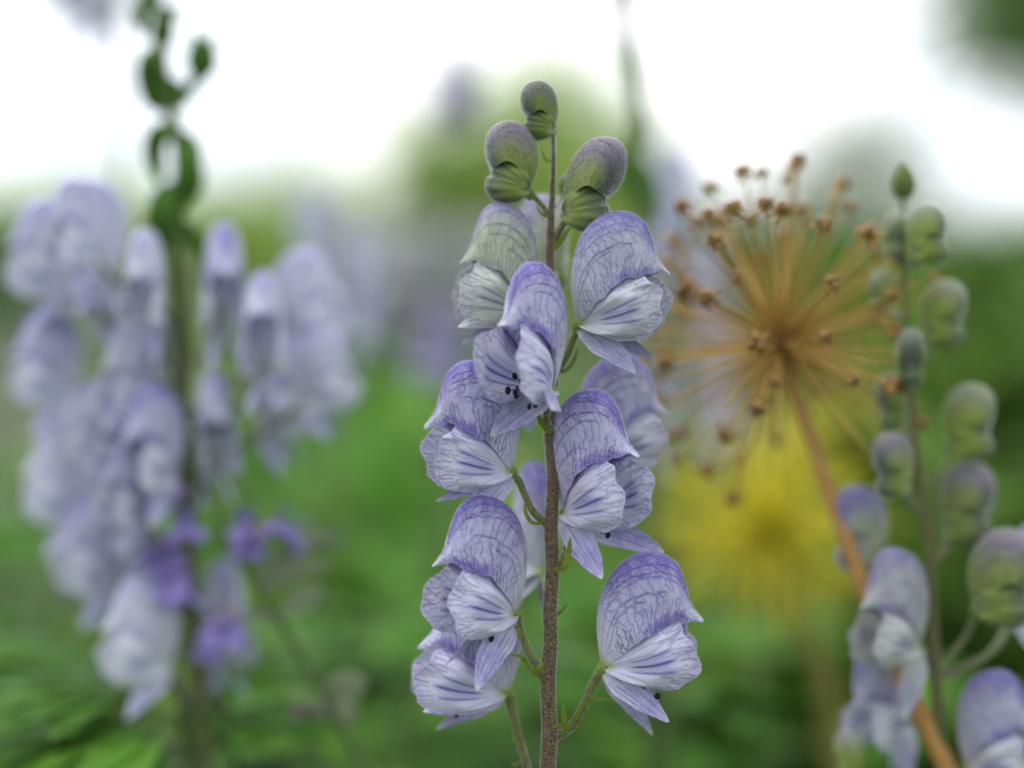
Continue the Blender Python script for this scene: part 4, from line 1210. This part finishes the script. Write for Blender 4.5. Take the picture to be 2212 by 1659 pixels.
for x, y, D, lab, mat in [(700, 1290, 0.66, 'divided green leaves right of the leaning salvia', 'leaf_bright'), (880, 1480, 0.62, 'divided green leaves between salvia and the sharp stem', 'leaf'), (620, 1560, 0.60, 'divided leaves under the salvia stem', 'leaf'), (1440, 1560, 0.64, 'divided leaves under the lowest right hooded flower', 'leaf'),
                          (1640, 1480, 0.70, 'divided leaves under the yellow globe head', 'leaf_bright'), (1040, 1240, 0.80, 'divided leaves behind the lower left hooded flowers', 'leaf_bright'), (110, 1300, 0.66, 'divided leaves past the crowded spike', 'leaf'), (1340, 1360, 0.85, 'divided leaves between the sharp stem and yellow head', 'leaf')]:
    foliage_plant(x, y, D, lab, mat, int(x) % 17 + 1)

# pale flowering perennial
_p = P(915, 605, 5.0)
pf = thing('flowering_perennial', 'pale greyish white flowering shrub low behind the border', 'flower', (_p[0], _p[1], 0))
_r2 = np.random.default_rng(12)
_gs, _gl = Geo(), Geo()
for i in range(60):
    q = _p + np.clip(_r2.normal(0, 1, 3), -1.6, 1.6) * [0.16, 0.10, 0.075]
    add_tube(_gs, np.array([[_p[0] + _r2.normal(0, .01), _p[1], -0.02], [(q[0] + _p[0]) / 2, _p[1], 0.6], q]) - np.array(pf.location), [0.006, 0.004], 5, 10)
    g = Geo()
    for k in range(20):
        d = _r2.normal(0, 1, 3)
        d /= np.linalg.norm(d)
        V, F = blade_mesh(np.array([d * 0.012, d * 0.038, d * 0.060 + [0, 0, 0.008]]), 0.026, 5, 3, 0.2, (0, 0.3, 1), thick=0.05)
        g.add(V, F)
    link('flower_head', g.mesh('flower_head', [MAT['pale_flower']]), pf, Matrix.Translation(Vector(q) - pf.location))
link('stems', _gs.mesh('stems', [MAT['green_stem']]), pf)['kind'] = 'stuff'
link('foliage', CL['bright'][1], pf, Matrix.Diagonal((1.9, 1.2, 1.02, 1)))['kind'] = 'stuff'


# ------------------------------------------------------------------ trees and shrubs at the end of the garden
def tree(name, label, x, ytop, ybot, xr, D, mat, nleaf, leaf, seed, group, cat='tree', depth=1.0, clumps=26):
    rng = np.random.default_rng(seed)
    top, bot = P(x, ytop, D), P(x, ybot, D)
    base = np.array([top[0], top[1], 0.0])
    cz, hz = (top[2] + bot[2]) / 2, (top[2] - bot[2]) / 2
    hx = xr * D / K
    root = thing(name, label, cat, base, group)
    g = Geo()
    tr = 0.03 * top[2]
    add_tube(g, np.array([[0, 0, -0.1], [0.03 * hx, 0, cz * 0.5], [-0.02 * hx, 0, cz], [0, 0, cz + hz * 0.7]]), [tr, tr * 0.8, tr * 0.5, tr * 0.1], 9, 24)
    gl = Geo()
    cc = []
    for k in range(clumps):
        d = rng.normal(0, 1, 3)
        d /= np.linalg.norm(d)
        q = rng.uniform(0.35, 0.95)
        c = np.array([d[0] * hx * q, d[1] * hx * q * depth, cz + d[2] * hz * q])
        cc.append(c)
        st = np.array([0, 0, np.clip(c[2] - hz * 0.5, cz * 0.3, cz + hz * 0.5)])
        add_tube(g, np.array([st, (st + c) / 2 + rng.normal(0, 0.04 * hx, 3), c]), [tr * 0.22, tr * 0.12, tr * 0.04], 5, 8)
    cc = np.array(cc)
    link('trunk', g.mesh('trunk', [MAT['bark']]), root)
    k = rng.integers(0, clumps, nleaf)
    sig = np.array([hx, hx * depth, hz]) * 0.20
    pos = cc[k] + rng.normal(0, 1, (nleaf, 3)) * sig
    a = rng.normal(0, 1, (nleaf, 3))
    a /= np.linalg.norm(a, axis=1)[:, None]
    b = np.cross(a, rng.normal(0, 1, (nleaf, 3)))
    b /= np.linalg.norm(b, axis=1)[:, None]
    L = leaf * rng.uniform(0.6, 1.3, nleaf)[:, None]
    n_ = np.cross(a, b) * 0.12
    Q = np.stack([pos - a * L, pos - b * L * 0.5 + n_ * L, pos + a * L, pos + b * L * 0.5 + n_ * L], 1).reshape(-1, 3)
    gl.add(Q, np.arange(nleaf * 4).reshape(-1, 4))
    link('crown', gl.mesh('crown', [MAT[mat]], False), root)['kind'] = 'stuff'
    return root


tree('garden_tree', 'yellow green young tree rising behind the topmost buds', 1180, 110, 720, 310, 14, 'leaf_tree', 15000, 0.055, 1, 'trees behind the border')
tree('garden_tree', 'low yellow green tree left of the sharp monkshood buds', 850, 275, 760, 240, 13, 'leaf_tree', 9000, 0.05, 2, 'trees behind the border')
tree('garden_tree', 'pale sparse far tree above the dry globe head', 1880, 205, 700, 270, 60, 'leaf_grey', 4200, 0.15, 3, 'trees behind the border')  # haze and sky glare put into the pale grey leaf colour
tree('garden_tree', 'pale far tree above the crowded left monkshood', 120, 330, 720, 300, 50, 'leaf_tree', 4500, 0.14, 4, 'trees behind the border')
tree('garden_tree', 'dark overhanging tree whose branches reach into the sky beside the bud spike', 2500, -420, 300, 480, 9, 'leaf_dark', 9000, 0.05, 5, 'trees behind the border')
tree('garden_shrub', 'dark green rounded shrub behind the bud spike', 2050, 455, 900, 330, 8, 'leaf_dark', 9000, 0.04, 6, 'shrubs closing the garden', 'shrub')
tree('garden_shrub', 'mid green shrub behind the dry globe head', 1680, 430, 850, 270, 9, 'leaf', 8000, 0.04, 7, 'shrubs closing the garden', 'shrub')
tree('garden_shrub', 'broad dark shrub at the right end of the border', 2420, 470, 900, 300, 7, 'leaf_dark', 8000, 0.04, 8, 'shrubs closing the garden', 'shrub')
tree('garden_shrub', 'grey green shrub behind the crowded left monkshood', 470, 400, 800, 260, 16, 'leaf_tree', 7000, 0.06, 9, 'shrubs closing the garden', 'shrub')
tree('garden_shrub', 'mid green shrub closing the left end of the border', -60, 420, 800, 300, 12, 'leaf', 8000, 0.05, 10, 'shrubs closing the garden', 'shrub')
tree('garden_shrub', 'mid green shrub behind the sharp monkshood stem', 1370, 330, 800, 200, 11, 'leaf_tree', 8000, 0.045, 11, 'shrubs closing the garden', 'shrub')
tree('garden_tree', 'thin pale tree between the pod shoot and the low tree', 600, 290, 720, 130, 40, 'leaf_grey', 1300, 0.10, 12, 'trees behind the border')
for i in range(9):
    xx = -900 + i * 520
    tree('far_tree', 'tree in the far line closing the view', xx, 500 + 40 * math.sin(i * 2.1), 760, 360, 75, 'leaf_grey', 3500, 0.25, 30 + i, 'far tree line', clumps=18)  # grey leaves carry the haze of distance in their colour


# ------------------------------------------------------------------ low growth that covers the bed and runs out to the lawn
def ground_cover():
    rng = np.random.default_rng(77)
    n = 26000
    rad = 0.35 + 9.0 * rng.uniform(0, 1, n)**1.6
    a = rng.uniform(0, 2 * np.pi, n)
    p = np.stack([rad * np.sin(a), 0.9 + rad * np.cos(a), np.zeros(n)], 1)
    p = p[(p[:, 1] > 0.75) | (np.abs(p[:, 0]) > 0.6)]
    n = len(p)
    tall = 0.10 + 0.55 * (0.5 + 0.5 * np.sin(3.1 * p[:, 0] + 1.3) * np.cos(2.7 * p[:, 1])) * rng.uniform(0.3, 1.0, n)
    d = rng.normal(0, 0.45, (n, 3))
    d[:, 2] = 1
    d /= np.linalg.norm(d, axis=1)[:, None]
    b = p + d * tall[:, None] * rng.uniform(0.1, 0.7, n)[:, None]
    L = (0.07 + 0.10 * rng.uniform(0, 1, n))[:, None]
    e = rng.normal(0, 1, (n, 3))
    e[:, 2] = np.abs(e[:, 2]) * 0.6
    e /= np.linalg.norm(e, axis=1)[:, None]
    s_ = np.cross(e, rng.normal(0, 1, (n, 3)))
    s_ /= np.linalg.norm(s_, axis=1)[:, None]
    b[:, 2] = np.maximum(b[:, 2], 0.03)
    Q = np.stack([b, b + e * L * 0.5 + s_ * L * 0.16, b + e * L - [0, 0, 0.02], b + e * L * 0.5 - s_ * L * 0.16], 1).reshape(-1, 3)
    o = link('ground_cover', Geo().add(Q, np.arange(n * 4).reshape(-1, 4)).mesh('ground_cover', [MAT['leaf']], False))
    o['kind'] = 'stuff'
    o['label'] = 'low mixed green growth covering the bed under the flowers'
    o['category'] = 'ground cover'


ground_cover()
